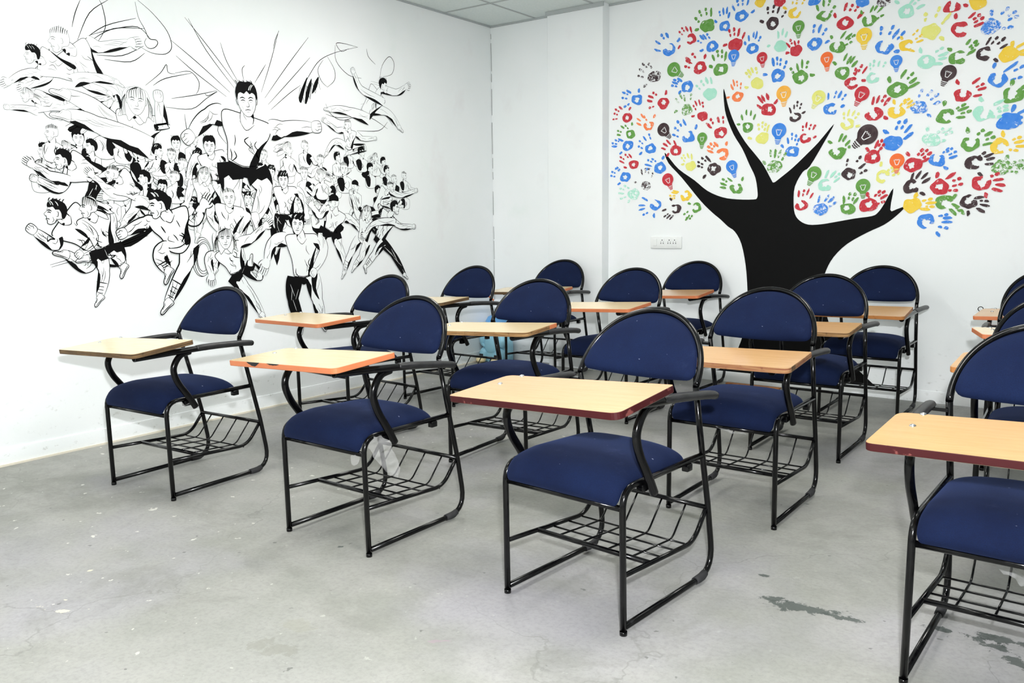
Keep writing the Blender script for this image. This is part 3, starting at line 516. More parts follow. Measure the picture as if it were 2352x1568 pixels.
# wall angle along the visible edges, slightly gappy at the back
b.box((XL, YF, HC - 0.012), (XL + 0.012, YB, HC - 0.001)); b.box((XL, YB - 0.012, HC - 0.014), (PX0, YB, HC - 0.001)); b.box((PX1, YB - 0.012, HC - 0.014), (XR, YB, HC - 0.001))
b.box((PX0 - .01, PY - 0.012, HC - 0.03), (PX1 + .01, PY, HC - 0.001))
struct('trim_1', b, [M['tbar']], 'thin grey ceiling grid bars')
# skirting
def skirting(name, lo, hi):
    b = MB(); b.box(lo, hi, 0, 0.002); return struct(name, b, [M['wall']])
skirting('baseboard_left', (XL, YF, 0), (XL + 0.007, YB, 0.083))
b = MB(); b.box((XL + 0.0065, YF, 0), (XL + 0.017, YB - 0.02, 0.009), 0); struct('trim_2', b, [M['cream_line']], 'cream mortar line at the foot of the left wall')
skirting('baseboard_back', (PX1 + .001, YB - 0.005, 0), (XR, YB, 0.075))
# hairline crack up the corner
b = MB()
zz = 0.3
while zz < 2.62:
    L = random.uniform(0.05, 0.3)
    b.tube([(XL + 0.004 + random.uniform(0, .004), YB - 0.002, zz), (XL + 0.005, YB - 0.003, min(zz + L, 2.66))], 0.0016, 5)
    zz += L + random.uniform(0.0, 0.10)
struct('trim_3', b, [M['crack']], 'thin dark crack in the corner')

# ceiling light panels (behind and beside the viewer)
def make_emit(name, col, s):
    m = bpy.data.materials.new(name); m.use_nodes = True; nt = m.node_tree
    e = N(nt, 'ShaderNodeEmission'); e.inputs['Color'].default_value = col; e.inputs['Strength'].default_value = s
    nt.links.new(e.outputs[0], nt.nodes['Material Output'].inputs['Surface'])
    return m
M['lamp'] = make_emit('lit_diffuser', (1.0, 0.985, 0.94, 1), LAMP)
LIGHTS = [(-3.0, 3.6), (-0.7, 3.6), (-3.0, 1.3), (-0.7, 1.3), (-3.0, -0.8), (-0.7, -0.8)]
for i, (x, y) in enumerate(LIGHTS):
    t = thing('ceiling_light', 'square recessed ceiling light panel', 'ceiling light', (x, y, HC), 0, 'ceiling light panels')
    b = MB()
    for lo, hi in (((-.30, -.30, -.016), (.30, -.275, -.004)), ((-.30, .275, -.016), (.30, .30, -.004)), ((-.30, -.275, -.016), (-.275, .275, -.004)), ((.275, -.275, -.016), (.30, .275, -.004))): b.box(lo, hi)
    link('frame', b.mesh('light_frame', [M['tbar']]), t)
    b = MB(); b.box((-.275, -.275, -.012), (.275, .275, -.006)); link('diffuser', b.mesh('light_diffuser', [M['lamp']]), t)

# ------------------------------------------------------------------ tablet-arm chairs
RT = 0.0094
def side_paths(s):
    leg = fillet([(s*.213, .193, 0), (s*.2105, .199, .418), (s*.2105, -.236, .4165)], [.062])
    rear = fillet([(s*.2145, -.186, .640), (s*.2105, -.243, .4165), (s*.2105, -.284, .250), (s*.2115, -.327, .018), (s*.2125, .188, .022)], [.25, .3, .085])
    return leg, rear

CM = {}
def chair_meshes():
    for s, k in ((1, 'R'), (-1, 'L')):
        leg, rear = side_paths(s)
        b = MB(); b.tube(leg, RT, 12); b.tube([(s*.213, .193, 0), (s*.213, .193, .012)], .0108, 12)
        CM['leg' + k] = b.mesh('front_leg', [M['metal']])
        b = MB(); b.tube(rear, RT, 12); CM['rear' + k] = b.mesh('rear_leg', [M['metal']])
        b = MB()
        P = [p for p in rear if p.z < .03 and -.262 < p.y < -.205]
        P = [Vector((s*.2117, -.272, .026)), Vector((s*.2118, -.255, .0205)), Vector((s*.212, -.235, .0195)), Vector((s*.212, -.208, .020))]
        b.tube(P, [.0118, .0132, .0132, .012], 12); CM['sleeve' + k] = b.mesh('rubber_sleeve', [M['rubber']])
        # arm: oval tube, open at the front
        b = MB()
        arm = [(s*.264, -.212, .618), (s*.262, -.15, .625), (s*.254, .0, .634), (s*.242, .18, .637), (s*.238, .342, .639)]
        if k == 'R': arm = arm[:3] + [(s*.245, .13, .6365), (s*.2425, .172, .637)]
        arm = catmull(arm, 4)
        b.tube(arm, .0135, 14, 0, .0125, (0, 0, 1), cap=False)
        rin = [(p[0], p[1], p[2]) for p in arm[-3:]]
        b.tube(rin, .0105, 14, 1, .0095, (0, 0, 1), cap=False)
        e = arm[-1]; e2 = arm[0]
        for (c, yy, ro, ri) in ((e, e[1], .0135, .0105),):
            vs = []; fs = []
            for q in range(14):
                a = 2*PI*q/14
                vs += [(c[0]+ro*math.cos(a), yy, c[2]+ro*.93*math.sin(a)), (c[0]+ri*math.cos(a), yy, c[2]+ri*.93*math.sin(a))]
            for q in range(14):
                w = (q+1) % 14; fs.append((2*q, 2*w, 2*w+1, 2*q+1))
            b.add(vs, fs, 0, False)
        b.ball(e2, (.0135, .010, .0125), 0, 14, 8)
        # worn grip sleeve over the rear half
        grip = catmull([(s*.2645, -.218, .6185), (s*.262, -.14, .627), (s*.258, -.04, .634), (s*.2530, .02, .637), (s*.2500, .065, .638)], 4)
        n = len(grip); rr = [.0158]*n; rr[0] = .011; rr[1] = .0148; rr[-1] = .0137; rr[-2] = .0146; rr[-3] = .0153
        b.tube(grip, rr, 14, 2, [r*.82 for r in rr], (0, 0, 1))
        b.box((min(s*.214, s*.258), -.196, .612), (max(s*.214, s*.258), -.172, .622), 0)
        b.v = [(p[0], p[1]+.18, p[2]-.62) for p in b.v]
        CM['arm' + k] = b.mesh('armrest', [M['metal'], M['rubber'], M['worn']])
        # curved strut from arm to seat rail
        b = MB()
        st = catmull([(s*.236, .085, .627), (s*.234, .128, .617), (s*.233, .158, .583), (s*.232, .165, .545), (s*.232, .144, .492), (s*.232, .106, .437), (s*.231, .070, .379)], 6)
        b.v = b.v; b.tube(st, .0115, 14, 0, .0140, (0, .8, .25)); b.v = [(p[0], p[1], p[2]-.379) for p in b.v]
        CM['strut' + k] = b.mesh('arm_support', [M['metal']])
    # arched back tube
    b = MB(); P = []
    for i in range(49):
        a = PI * i / 48; sn = math.sin(a)
        x = .2145 * math.cos(a); x += .006 * math.sin(2*a) 
        P.append((x, -.186 - .129 * sn - .004*math.sin(a)**4, .640 + .206 * sn))
    b.tube(P, RT*1.05, 12, 0, None, (0, .85, .52)); CM['arch'] = b.mesh('back_frame', [M['metal']])
    # front cross bar and rear seat bar
    b = MB(); b.tube([(-.211, .194, .360), (.211, .194, .360)], .009, 12); CM['bar'] = b.mesh('front_bar', [M['metal']])
    # seat plate under the cushion
    # seat cushion
    prof = fillet([(0, -.176, .4145), (0, .105, .424), (0, .186, .415), (0, .207, .368)], [.2, .055], 6)
    prof = [Vector(p) for p in prof]
    Ls = [0]
    for i in range(1, len(prof)): Ls.append(Ls[-1] + (prof[i]-prof[i-1]).length)
    tot = Ls[-1]
    def pat(t):
        d = t * tot
        for i in range(1, len(prof)):
            if d <= Ls[i] + 1e-9:
                q = (d - Ls[i-1]) / max(Ls[i]-Ls[i-1], 1e-9); p = prof[i-1].lerp(prof[i], q)
                tg = (prof[i]-prof[i-1]).normalized(); return p, tg
        return prof[-1].copy(), (prof[-1]-prof[-2]).normalized()
    NU, NV = 34, 44
    def grid(top):
        vs = []
        for j in range(NV + 1):
            v = j / NV
            vv = 0.5 - 0.5 * math.cos(PI * v)
            p, _ = pat(vv)
            p0, _ = pat(max(vv - .06, 0)); p1, _ = pat(min(vv + .06, 1))
            tg = (p1 - p0).normalized(); nr = Vector((0, -tg.z, tg.y))
            # plan width: rounded rear corners, slight front rounding
            w = .2015
            dr = vv * tot; rc = .055
            if dr < rc: w = .2015 - rc * .6 * (1 - math.sqrt(max(0, 1 - ((rc - dr)/rc)**2)))
            df = (1 - vv) * tot; rf = .03
            if df < rf: w = w - rf * .5 * (1 - math.sqrt(max(0, 1 - ((rf - df)/rf)**2)))
            for i in range(NU + 1):
                u = -math.cos(PI * i / NU)
                e = min(1 - abs(u), 2*min(vv, (1-vv)) * 1.2)
                ev = max(0.0, 1 - (abs(u))**5) ** .5 * max(0.0, 1 - abs(2*vv - 1)**9) ** .5
                if top: h = .040 * ev + .011 * (1 - u*u) * ev
                else: h = -.004 * ev
                x = w * u
                vs.append((x, p.y + nr.y*h, p.z + nr.z*h))
        return vs
    b = MB(); W = NU + 1
    tv = grid(True); bv = grid(False)
    b.add(tv, [(j*W+i, j*W+i+1, (j+1)*W+i+1, (j+1)*W+i) for j in range(NV) for i in range(NU)][::1], 0)
    b.add(bv, [(j*W+i, (j+1)*W+i, (j+1)*W+i+1, j*W+i+1) for j in range(NV) for i in range(NU)], 0)
    # screw blocks under the rear rail
    CM['seat'] = b.mesh('seat', [M['fabric']])
    b = MB(); b.box((-.011, -.015, -.022), (.011, .015, 0), 0, .003); CM['clip'] = b.mesh('seat_bracket', [M['metal']])
    # back pad: D shape in the reclined plane of the arch
    O = Vector((0, -.186, .640)); es = Vector((0, -.130, .207)).normalized(); en = Vector((0, es.z, -es.y))
    Hh = .2375; Wd = .2065
    out = []
    for i in range(73):
        a = PI * i / 72
        out.append((Wd * math.cos(a) + .005*math.sin(2*a), Hh * math.sin(a)))
    out2 = [(Wd - .004, .012)] + out[2:-2] + [(-Wd + .004, .012)]
    bt = fillet([(-Wd, .065, 0), (-Wd + .003, .014, 0), (Wd - .003, .014, 0), (Wd, .065, 0)], [.028, .028], 6)
    poly = [(x, y) for x, y in out if y > .062] + [(p.x, p.y) for p in bt[1:-1]]
    # resample evenly
    pl = [Vector((x, y, 0)) for x, y in poly]; pl.append(pl[0])
    D = [0]
    for i in range(1, len(pl)): D.append(D[-1] + (pl[i]-pl[i-1]).length)
    NB = 96; ring = []
    for k in range(NB):
        d = D[-1] * k / NB
        for i in range(1, len(pl)):
            if d <= D[i] + 1e-9:
                ring.append(pl[i-1].lerp(pl[i], (d-D[i-1])/max(D[i]-D[i-1], 1e-9))); break
    cen = Vector((0, .108, 0)); NR = 14
    def surf(front):
        vs = []
        for r in range(NR + 1):
            rho = math.sin(PI/2 * r / NR)
            for q in ring:
                p = cen + (q - cen) * rho
                ev = max(0, 1 - rho**8) ** .5
                h = (.022 * ev + .008 * (1-rho*rho)) if front else -.006 * ev
                bow = -.020 * (1 - (p.x/Wd)**2) + .004
                vs.append(O + Vector((p.x, 0, 0)) + es * p.y + en * (h + bow + .004))
        return vs
    b = MB()
    fr = [(r*NB+k, r*NB+(k+1) % NB, (r+1)*NB+(k+1) % NB, (r+1)*NB+k) for r in range(NR) for k in range(NB)]
    b.add(surf(True), fr, 0); b.add(surf(False), [f[::-1] for f in fr], 1)
    CM['pad'] = b.mesh('backrest', [M['fabric'], M['metal']])
    # book basket
    b = MB()
    for s in (-1, 1):
        P = fillet([(s*.2105, .190, .170), (s*.206, -.205, .146), (s*.206, -.283, .236)], [.10], 8)
        b.tube(P, .0075, 10)
    b.tube([(-.207, .050, .1615), (.207, .050, .1615)], .0078, 10)
    b.tube([(-.209, -.283, .238), (.209, -.283, .238)], .0075, 10)
    CM['basket'] = b.mesh('book_basket', [M['metal']])
    b = MB()
    for x in (-.135, -.047, .047, .135):
        b.tube(fillet([(x, .054, .158), (x, -.198, .142), (x, -.283, .236)], [.05], 5), .0032, 7)
    for y in (-.03, -.11, -.185):
        b.tube([(-.206, y, .1495 + y*.06 + .0035), (.206, y, .1495 + y*.06 + .0035)], .0032, 7)
    CM['wires'] = b.mesh('wire_grid', [M['metal']])
    # bolt head
    b = MB(); b.lathe([(0, .0036), (.0035, .0034), (.0066, .0018), (.0078, 0), (.0078, -.0005)], 14)
    CM['bolt'] = b.mesh('bolt', [M['bolt']])

chair_meshes()

def rounded_quad(q, r, n=6):
    """q: 4 corners (x,y); rounded outline"""
    P = [Vector((x, y, 0)) for x, y in q]; out = []
    for i in range(4):
        a, c, d = P[i-1], P[i], P[(i+1) % 4]
        ri = r[i] if isinstance(r, (list, tuple)) else r
        u = (a-c).normalized(); v = (d-c).normalized()
        p0 = c + u*ri; p1 = c + v*ri
        for k in range(n+1):
            t = k/n; out.append(p0*(1-t)**2 + c*(2*t*(1-t)) + p1*t*t)
    return out

BT = 0.0185
def film(name, pts, wid, seedv, parent):
    """crumpled strip of clear plastic hanging along pts (chair space)"""
    b = MB(); C = catmull(pts, 6); n = len(C); m = 9; vs = []
    for j, p in enumerate(C):
        t = j/(n-1); w = wid*(.55+.45*math.sin(PI*min(t*1.15, 1)))*(1 if t < .9 else .7)
        for i in range(m):
            u = i/(m-1)-.5
            q = Vector((p[0]+u*w*.5, p[1]+u*w, p[2]))
            d = mnoise.noise_vector(q*38 + Vector((seedv, 0, 0))) * .011
            vs.append(q + d)
    b.add(vs, [(j*m+i, j*m+i+1, (j+1)*m+i+1, (j+1)*m+i) for j in range(n-1) for i in range(m-1)], 0, False)
    o = link(name, b.mesh(name, [M['film']]), parent); o['label'] = 'torn clear plastic film'
    return o

def make_chair(key, label, top, band, bolts=True, chips=()):
    (x, y, rz), quad, (z0, ta, tb) = CHAIRS[key]
    t = thing('tablet_arm_chair', label, 'chair', (x, y, 0), rz, 'tablet arm chairs in rows')
    for k in 'RL':
        link('front_leg', CM['leg'+k], t)
        r = link('rear_leg', CM['rear'+k], t)
        link('rubber_sleeve', CM['sleeve'+k], r)['label'] = 'grey sleeve on the runner'
        # the arm carries the board: its slope follows the board's underside
        sx = .25 if k == 'R' else -.25
        m_ = 9
        for yy in (.08, .13, .20, .27, .342):
            if yy < min(p[1] for p in quad) - .02: continue
            if not (min(p[0] for p in quad) - .02 < sx < max(p[0] for p in quad) + .02): continue
            rr_ = .0140 if yy > .1 else .0150
            lim = z0 + ta*sx + tb*yy - BT - .0006 - rr_
            base = .019*min(1, (yy+.18)/.36)
            m_ = min(m_, (lim - .62 - base)/(yy + .18))
        m_ = max(-.12, min(m_, .05))
        a = link('armrest', CM['arm'+k], t, (0, -.18, .62), (math.atan(m_), 0, 0))
        u = link('arm_support', CM['strut'+k], t, (0, 0, .379)); u.scale = (1, 1, max(.8, (.248 + m_*.27)/.248))
    link('back_frame', CM['arch'], t); link('front_bar', CM['bar'], t)
    link('seat', CM['seat'], t); link('backrest', CM['pad'], t)
    bk = link('book_basket', CM['basket'], t); link('wire_grid', CM['wires'], bk)
    for sx in (-.2105, .2105):
        for sy in (-.15, .10): link('seat_bracket', CM['clip'], t, (sx, sy, .410))
    # writing board with its own tilt
    cx = sum(p[0] for p in quad)/4; cy = sum(p[1] for p in quad)/4
    q = [(p[0]-cx, p[1]-cy) for p in quad]
    # visible faces run counter-clockwise: LF, FR, BR, BL
    q = [q[0], q[1], q[2], q[3]]
    ring = rounded_quad(q, [.020, .028, .012, .030])
    n = len(ring)
    area = sum(ring[i].x*ring[(i+1) % n].y - ring[(i+1) % n].x*ring[i].y for i in range(n))
    if area < 0: ring = ring[::-1]
    b = MB()
    bev = .0012
    def off(p, d):
        c = Vector((0, 0, 0)); return p - p.normalized()*d
    vt = [off(p, bev) for p in ring]; 
    b.add([(p.x, p.y, 0) for p in vt], [tuple(range(n))], 0, False)
    b.add([(p.x, p.y, -BT) for p in vt], [tuple(range(n))[::-1]], 1, False)
    rotm = (math.atan(tb), -math.atan(ta), 0)
    zc = z0 + ta*cx + tb*cy
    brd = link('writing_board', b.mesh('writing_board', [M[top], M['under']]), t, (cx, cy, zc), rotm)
    # edge band: one strip right round, in one or two materials
    b = MB(); vs = []; fs = []; ms = []
    mats = [M[m] for m in (band if isinstance(band, (list, tuple)) else [band])]
    R2 = []
    for i in range(n):
        a, c = ring[i], ring[(i+1) % n]
        k = max(1, int((c-a).length/.02))
        for j in range(k): R2.append(a.lerp(c, j/k))
    nn = len(R2)
    rag = len(mats) > 1 or 'ply' in mats[0].name or 'plywood' in mats[0].name
    for i, p in enumerate(R2):
        d = p.normalized()
        w = (.0012 * mnoise.noise(p*60)) if rag else 0
        for zz, o_ in ((-.0002, -bev), (-.0016, 0), (-BT + .0016, 0), (-BT + .0002, -bev)):
            pp = p + d*(o_ + w); vs.append((pp.x, pp.y, zz))
    for i in range(nn):
        j = (i+1) % nn
        mi = 0
        if len(mats) > 1:
            pm = (R2[i]+R2[j])/2
            mi = band_pick(key, pm.x + cx, pm.y + cy)
        for k in range(3):
            b.add([vs[i*4+k], vs[j*4+k], vs[j*4+k+1], vs[i*4+k+1]], [(3, 2, 1, 0)], mi, False)
    eb = link('edge_band', b.mesh('edge_band', mats), brd)
    eb['label'] = {'maroon': 'maroon edge band', 'orange': 'orange edge band', 'tan': 'tan edge band'}.get(band if isinstance(band, str) else '', 'chipped edge showing plywood')
    if bolts:
        for (dx_, dy_) in ((.070, .150), (.073, .246)):
            px, py = quad[0][0] - dx_ - cx, quad[0][1] - dy_ - cy
            if key == 'P': px, py = (.235, .02) if dy_ < .2 else (.25, -.05)
            link('bolt', CM['bolt'], brd, (px, py, .0005))
    for (u0, u1, dep) in chips:      # torn bits of the front band, bare core showing
        b = MB(); a = Vector((*q[0], 0)); c = Vector((*q[3], 0))
        m = 9; top_ = []; bot = []
        for i in range(m):
            s = u0 + (u1-u0)*i/(m-1); p = a.lerp(c, s); nrm = Vector((0, 1, 0))
            hh = dep * math.sin(PI*i/(m-1)) * random.uniform(.7, 1.1)
            top_.append((p.x, p.y + .0008, .0002)); bot.append((p.x, p.y + .0008, -hh - .0004))
        b.add(top_ + bot, [(i, i+1, m+i+1, m+i) for i in range(m-1)], 0, False)
        o = link('chip', b.mesh('chip', [M['hole']]), brd); o['label'] = 'dark gap where the edge band has torn'
    return t, brd

def band_pick(key, x, y):
    if key == 'G': return 1 if (y > .2 and x < .17) and not (x < -.3 and y < .2) else 0
    if key == 'J': return 1 if (y > .25 and x > -.05) else 0
    if key == 'D': return 1 if x < -.32 and y < .38 else 0
    return 0

CHAIR_INFO = [
 ('A', 'front-row blue chair whose whole writing board with maroon edge shows, mid photo', 'top_warm_dimmed', 'maroon'),
 ('B', 'front-row blue chair with a chipped orange-edged writing board and torn plastic under its seat', 'top_pale', 'orange'),
 ('C', 'blue tablet chair with dark bare plywood board edge, first beside the mural wall', 'top_pale', 'ply_dark'),
 ('D', 'blue tablet chair with red-flecked plywood board edge, directly behind the maroon-edged middle chair', 'top_dull', ['ply_red', 'ply_dark']),
 ('E', 'blue tablet chair with light plywood board edge in front of the black tree trunk', 'top_dull', 'ply_light'),
 ('F', 'blue tablet chair with a tan-edged board against the white wall right of the tree trunk', 'top_dull', 'tan'),
 ('G', 'blue tablet chair whose board edge is half orange band, half bare plywood', 'top_pale', ['orange', 'ply_light']),
 ('H', 'blue tablet chair with intact orange-edged board, second along the mural wall', 'top_pale', 'orange'),
 ('I', 'blue tablet chair with bare plywood board edge, third along the mural wall', 'top_pale', 'ply_dark'),
 ('J', 'blue tablet chair in the far corner by the pillar, orange strip peeling from its board', 'top_pale', ['orange', 'ply_dark']),
 ('K', 'blue tablet chair with orange-edged board just below the wall socket, one row from the wall', 'top_pale', 'orange'),
 ('L', 'blue tablet chair against the tree wall, left of the painted trunk below the wall socket', 'top_dull', 'orange'),
 ('M', 'nearest blue chair cut off by the right photo edge, with maroon-edged writing board', 'top_amber_dimmed', 'maroon'),
 ('O', 'blue tablet chair directly behind the nearest right-edge chair, mostly hidden by its backrest', 'top_dull', 'tan'),
 ('P', 'right-edge blue tablet chair with its board swung askew, third in its column', 'top_pale', 'orange'),
 ('Q', 'right-edge blue tablet chair with a wire ring on its arm, last by the back wall', 'top_dull', 'orange'),
]
CH = {}
for key, lab, top, band in CHAIR_INFO:
    CH[key] = make_chair(key, lab, top, band, key not in 'JL', ((.20, .33, .014), (.40, .52, .006)) if key == 'B' else ())
# torn plastic wrapping
film('plastic_film', [(-.222, .150, .415), (-.226, .135, .385), (-.224, .115, .34), (-.222, .085, .295), (-.223, .07, .255)], .075, 1.0, CH['B'][0])
film('plastic_film', [(-.17, .20, .362), (-.175, .205, .345), (-.172, .207, .325)], .03, 4.0, CH['B'][0])
film('plastic_film', [(-.222, .150, .41), (-.224, .12, .395), (-.224, .07, .402)], .03, 2.0, CH['C'][0])
film('plastic_film', [(.08, .12, .375), (.05, .10, .345), (.02, .07, .30), (-.02, .05, .265)], .07, 6.0, CH['M'][0])
film('plastic_film', [(.02, .208, .362), (-.04, .21, .352), (-.10, .208, .35)], .02, 9.0, CH['D'][0])
film('plastic_film', [(-.10, .04, .395), (-.09, .03, .36), (-.10, .02, .33)], .05, 12.0, CH['F'][0])
film('plastic_film', [(-.222, .150, .41), (-.224, .13, .385), (-.224, .10, .38)], .035, 15.0, CH['H'][0])
# peeling orange strip on the corner chair's board
b = MB(); qd = CHAIRS['J'][1]
b.tube(catmull([(.27, .368, .650), (.255, .385, .640), (.215, .40, .615), (.17, .405, .59)], 5), .0012, 6, 0, .008, (0, 0, 1))
link('loose_edge_strip', b.mesh('loose_edge_strip', [M['orange']]), CH['J'][0])['label'] = 'orange edge strip hanging loose'
# bent wire ring on the last right-hand chair
b = MB(); P = []
b.tube([(.262, -.18, .615), (.268, -.186, .632), (.285, -.186, .630), (.306, -.186, .628)], .0020, 8)
for i in range(25):
    a = 2*PI*i/24; P.append((.319 + .013*math.cos(a), -.186 + .002*math.sin(a), .628 + .013*math.sin(a)))
b.tube(P, .0022, 8, cap=False)
link('wire_ring', b.mesh('wire_ring', [M['metal']]), CH['Q'][0])['label'] = 'bent wire ring on the arm'

# ------------------------------------------------------------------ tree wall mural
def poly_faces(pts2):
    tris = tessellate_polygon([[Vector((p[0], p[1], 0)) for p in pts2]])
    return [tuple(t) for t in tris]

def wallpt(y_off):
    return lambda x, z: (x, YB - y_off, z)

tree = thing('tree_mural', 'painted black tree with colourful handprint leaves on the white wall', 'mural', (-1.9, YB, 0))
ORG = Vector((-1.9, YB, 0))
def mural_part(name, b, mats, parent, label=None, org=ORG):
    b.v = [tuple(Vector(p) - org) for p in b.v]
    o = link(name, b.mesh(name, mats), parent)
    if label: o['label'] = label
    return o
tp = catmull([(x/1000, z/1000) for x, z in TREE], 3, True)
b = MB(); W_ = wallpt(.0014); b.add([W_(*p) for p in tp], poly_faces(tp), 0, False)
mural_part('tree_trunk', b, [M['black_paint']], tree, 'solid black painted trunk and branches')

def blob(cx, cz, rx, rz, ang, n=22, rough=.14, seedv=0.0, sq=2.0):
    out = []
    ca, sa = math.cos(ang), math.sin(ang)
    for i in range(n):
        a = 2*PI*i/n
        c, s = math.cos(a), math.sin(a)
        k = 1 + rough * mnoise.noise(Vector((c*1.3 + seedv, s*1.3, seedv*.7)))*1.6
        x = math.copysign(abs(c)**(2/sq), c)*rx*k; y = math.copysign(abs(s)**(2/sq), s)*rz*k
        out.append((cx + x*ca - y*sa, cz + x*sa + y*ca))
    return out

def add_poly(b, pts, off, mat=0):
    W_ = wallpt(off + .000006*len(b.s)/12); b.add([W_(*p) for p in pts], poly_faces(pts), mat, False)

def handprint(col, typ, s, c, fs, th, sd, layer):
    b = MB(); rnd = random.Random(sd)
    s /= 1000; cx, cz = c[0]/1000, c[1]/1000
    F = [(x/1000, z/1000) for x, z in fs]
    if F:
        mx = sum(p[0] for p in F)/len(F) - cx; mz = sum(p[1] for p in F)/len(F) - cz
        ang = math.atan2(mz, mx)
    else: ang = PI/2 + rnd.uniform(-.3, .3)
    off = .0018 + layer*.00002
    W_ = wallpt(off)
    n = 30; r0 = s*.52
    def outer(a): return r0*(1 + .20*mnoise.noise(Vector((math.cos(a)*1.2+sd*3.1, math.sin(a)*1.2, sd*.37)))*1.5)*(1.0 + .10*math.cos(2*a))
    if typ in ('r', 'c', 'v'):
        gap0, gap = rnd.uniform(0, 6.28), 0.0
        if typ == 'c': gap0, gap = ang - rnd.choice((.9, -.9, .6)) , .55
        if typ == 'v': gap0, gap = ang, .75
        inn = .39 if typ == 'r' else .44
        shift = (rnd.uniform(-.08, .08)*s, rnd.uniform(-.08, .1)*s)
        vs = []; fsx = []
        steps = []
        for i in range(n+1):
            a = gap0 + gap + (2*PI - 2*gap)*i/n
            ro = outer(a); ri = r0*inn*(1 + .55*mnoise.noise(Vector((math.cos(a)*1.6+sd, math.sin(a)*1.6, 5.0))))
            if gap > 0:
                e = min(i, n-i)/n
                k = min(1, .55 + e*5); md = (ro+ri)/2; ro = md + (ro-md)*k; ri = md + (ri-md)*k
            vs.append(W_(cx + ro*math.cos(a), cz + ro*math.sin(a))); vs.append(W_(cx + shift[0] + ri*math.cos(a), cz + shift[1] + ri*math.sin(a)))
        for i in range(n): fsx.append((2*i, 2*i+1, 2*i+3, 2*i+2))
        b.add(vs, fsx, 0, False)
    else:
        pts = [(cx + outer(2*PI*i/n)*math.cos(2*PI*i/n), cz + outer(2*PI*i/n)*math.sin(2*PI*i/n)) for i in range(n)]
        add_poly(b, pts, off)
    for k, (fx, fz) in enumerate(F):
        bx, bz = cx + .20*s*math.cos(ang), cz + .20*s*math.sin(ang)
        # the finger base fans across the palm's top
        d = math.atan2(fz - cz, fx - cx)
        d = ang + (d - ang)*.55 if abs(d-ang) < 2 else d
        L = s*rnd.uniform(.54, .70); w = s*rnd.uniform(.175, .225)
        if rnd.random() < .5:
            add_poly(b, blob(fx, fz, L*.5, w*.5, d, 16, .22, sd*1.7+k, 2.2), off)
        else:
            g = rnd.uniform(-.1, .15); x1, z1 = fx + math.cos(d)*L*.28, fz + math.sin(d)*L*.28; x2, z2 = fx - math.cos(d)*L*.27, fz - math.sin(d)*L*.27
            add_poly(b, blob(x1, z1, L*(.24-g*.3), w*.52, d, 14, .2, sd*1.7+k, 2.2), off)
            add_poly(b, blob(x2, z2, L*(.20+g*.2), w*.42, d, 14, .25, sd*2.7+k, 2.2), off)
    if th:
        tx, tz = th[0]/1000, th[1]/1000; d = math.atan2(tz-cz, tx-cx) + rnd.uniform(-.5, .5)
        add_poly(b, blob(tx, tz, s*.20, s*.115, d, 14, .25, sd*.9, 2.2), off)
    patch = {'x': .20, 'r': .10, 'c': .10, 'v': .12, 's': .09}[typ]
    return b, paint(col, patch)

order = sorted(range(len(HANDS)), key=lambda i: -HANDS[i][2])
keep = set(order[:98]); rest = []
for i, (col, typ, s, c, fs, th) in enumerate(HANDS):
    b, m = handprint(col, typ, s, c, fs, th, i*1.37 + .5, i)
    if i in keep: mural_part('handprint', b, [m], tree, PNAME[col] + ' handprint')
    else: rest.append((b, m))
R = MB(); rm = []
for b, m in rest:
    if m not in rm: rm.append(m)
    R.add(b.v, b.f, rm.index(m), False)
o = mural_part('small_handprints', R, rm, tree, 'smallest handprints at the rim of the crown'); o['kind'] = 'stuff'

def ribbon(b, pts, w, off_fn, mat=0, taper=True, smooth=True, n=4):
    """flat brush line through 2-D points; w metres"""
    C = catmull(pts, n) if smooth and len(pts) > 2 else [tuple(p) for p in pts]
    m = len(C); vs = []; fs = []
    for i in range(m):
        a = C[max(i-1, 0)]; c = C[min(i+1, m-1)]
        dx, dz = c[0]-a[0], c[1]-a[1]; l = math.hypot(dx, dz) or 1e-9
        nx, nz = -dz/l, dx/l
        t = i/max(m-1, 1)
        k = (.35 + .65*math.sin(PI*min(max(t, .04), .96))) if taper else 1
        hw = w*.5*k
        vs += [off_fn(C[i][0]+nx*hw, C[i][1]+nz*hw), off_fn(C[i][0]-nx*hw, C[i][1]-nz*hw)]
    for i in range(m-1): fs.append((2*i, 2*i+1, 2*i+3, 2*i+2))
    b.add(vs, fs, mat, False)

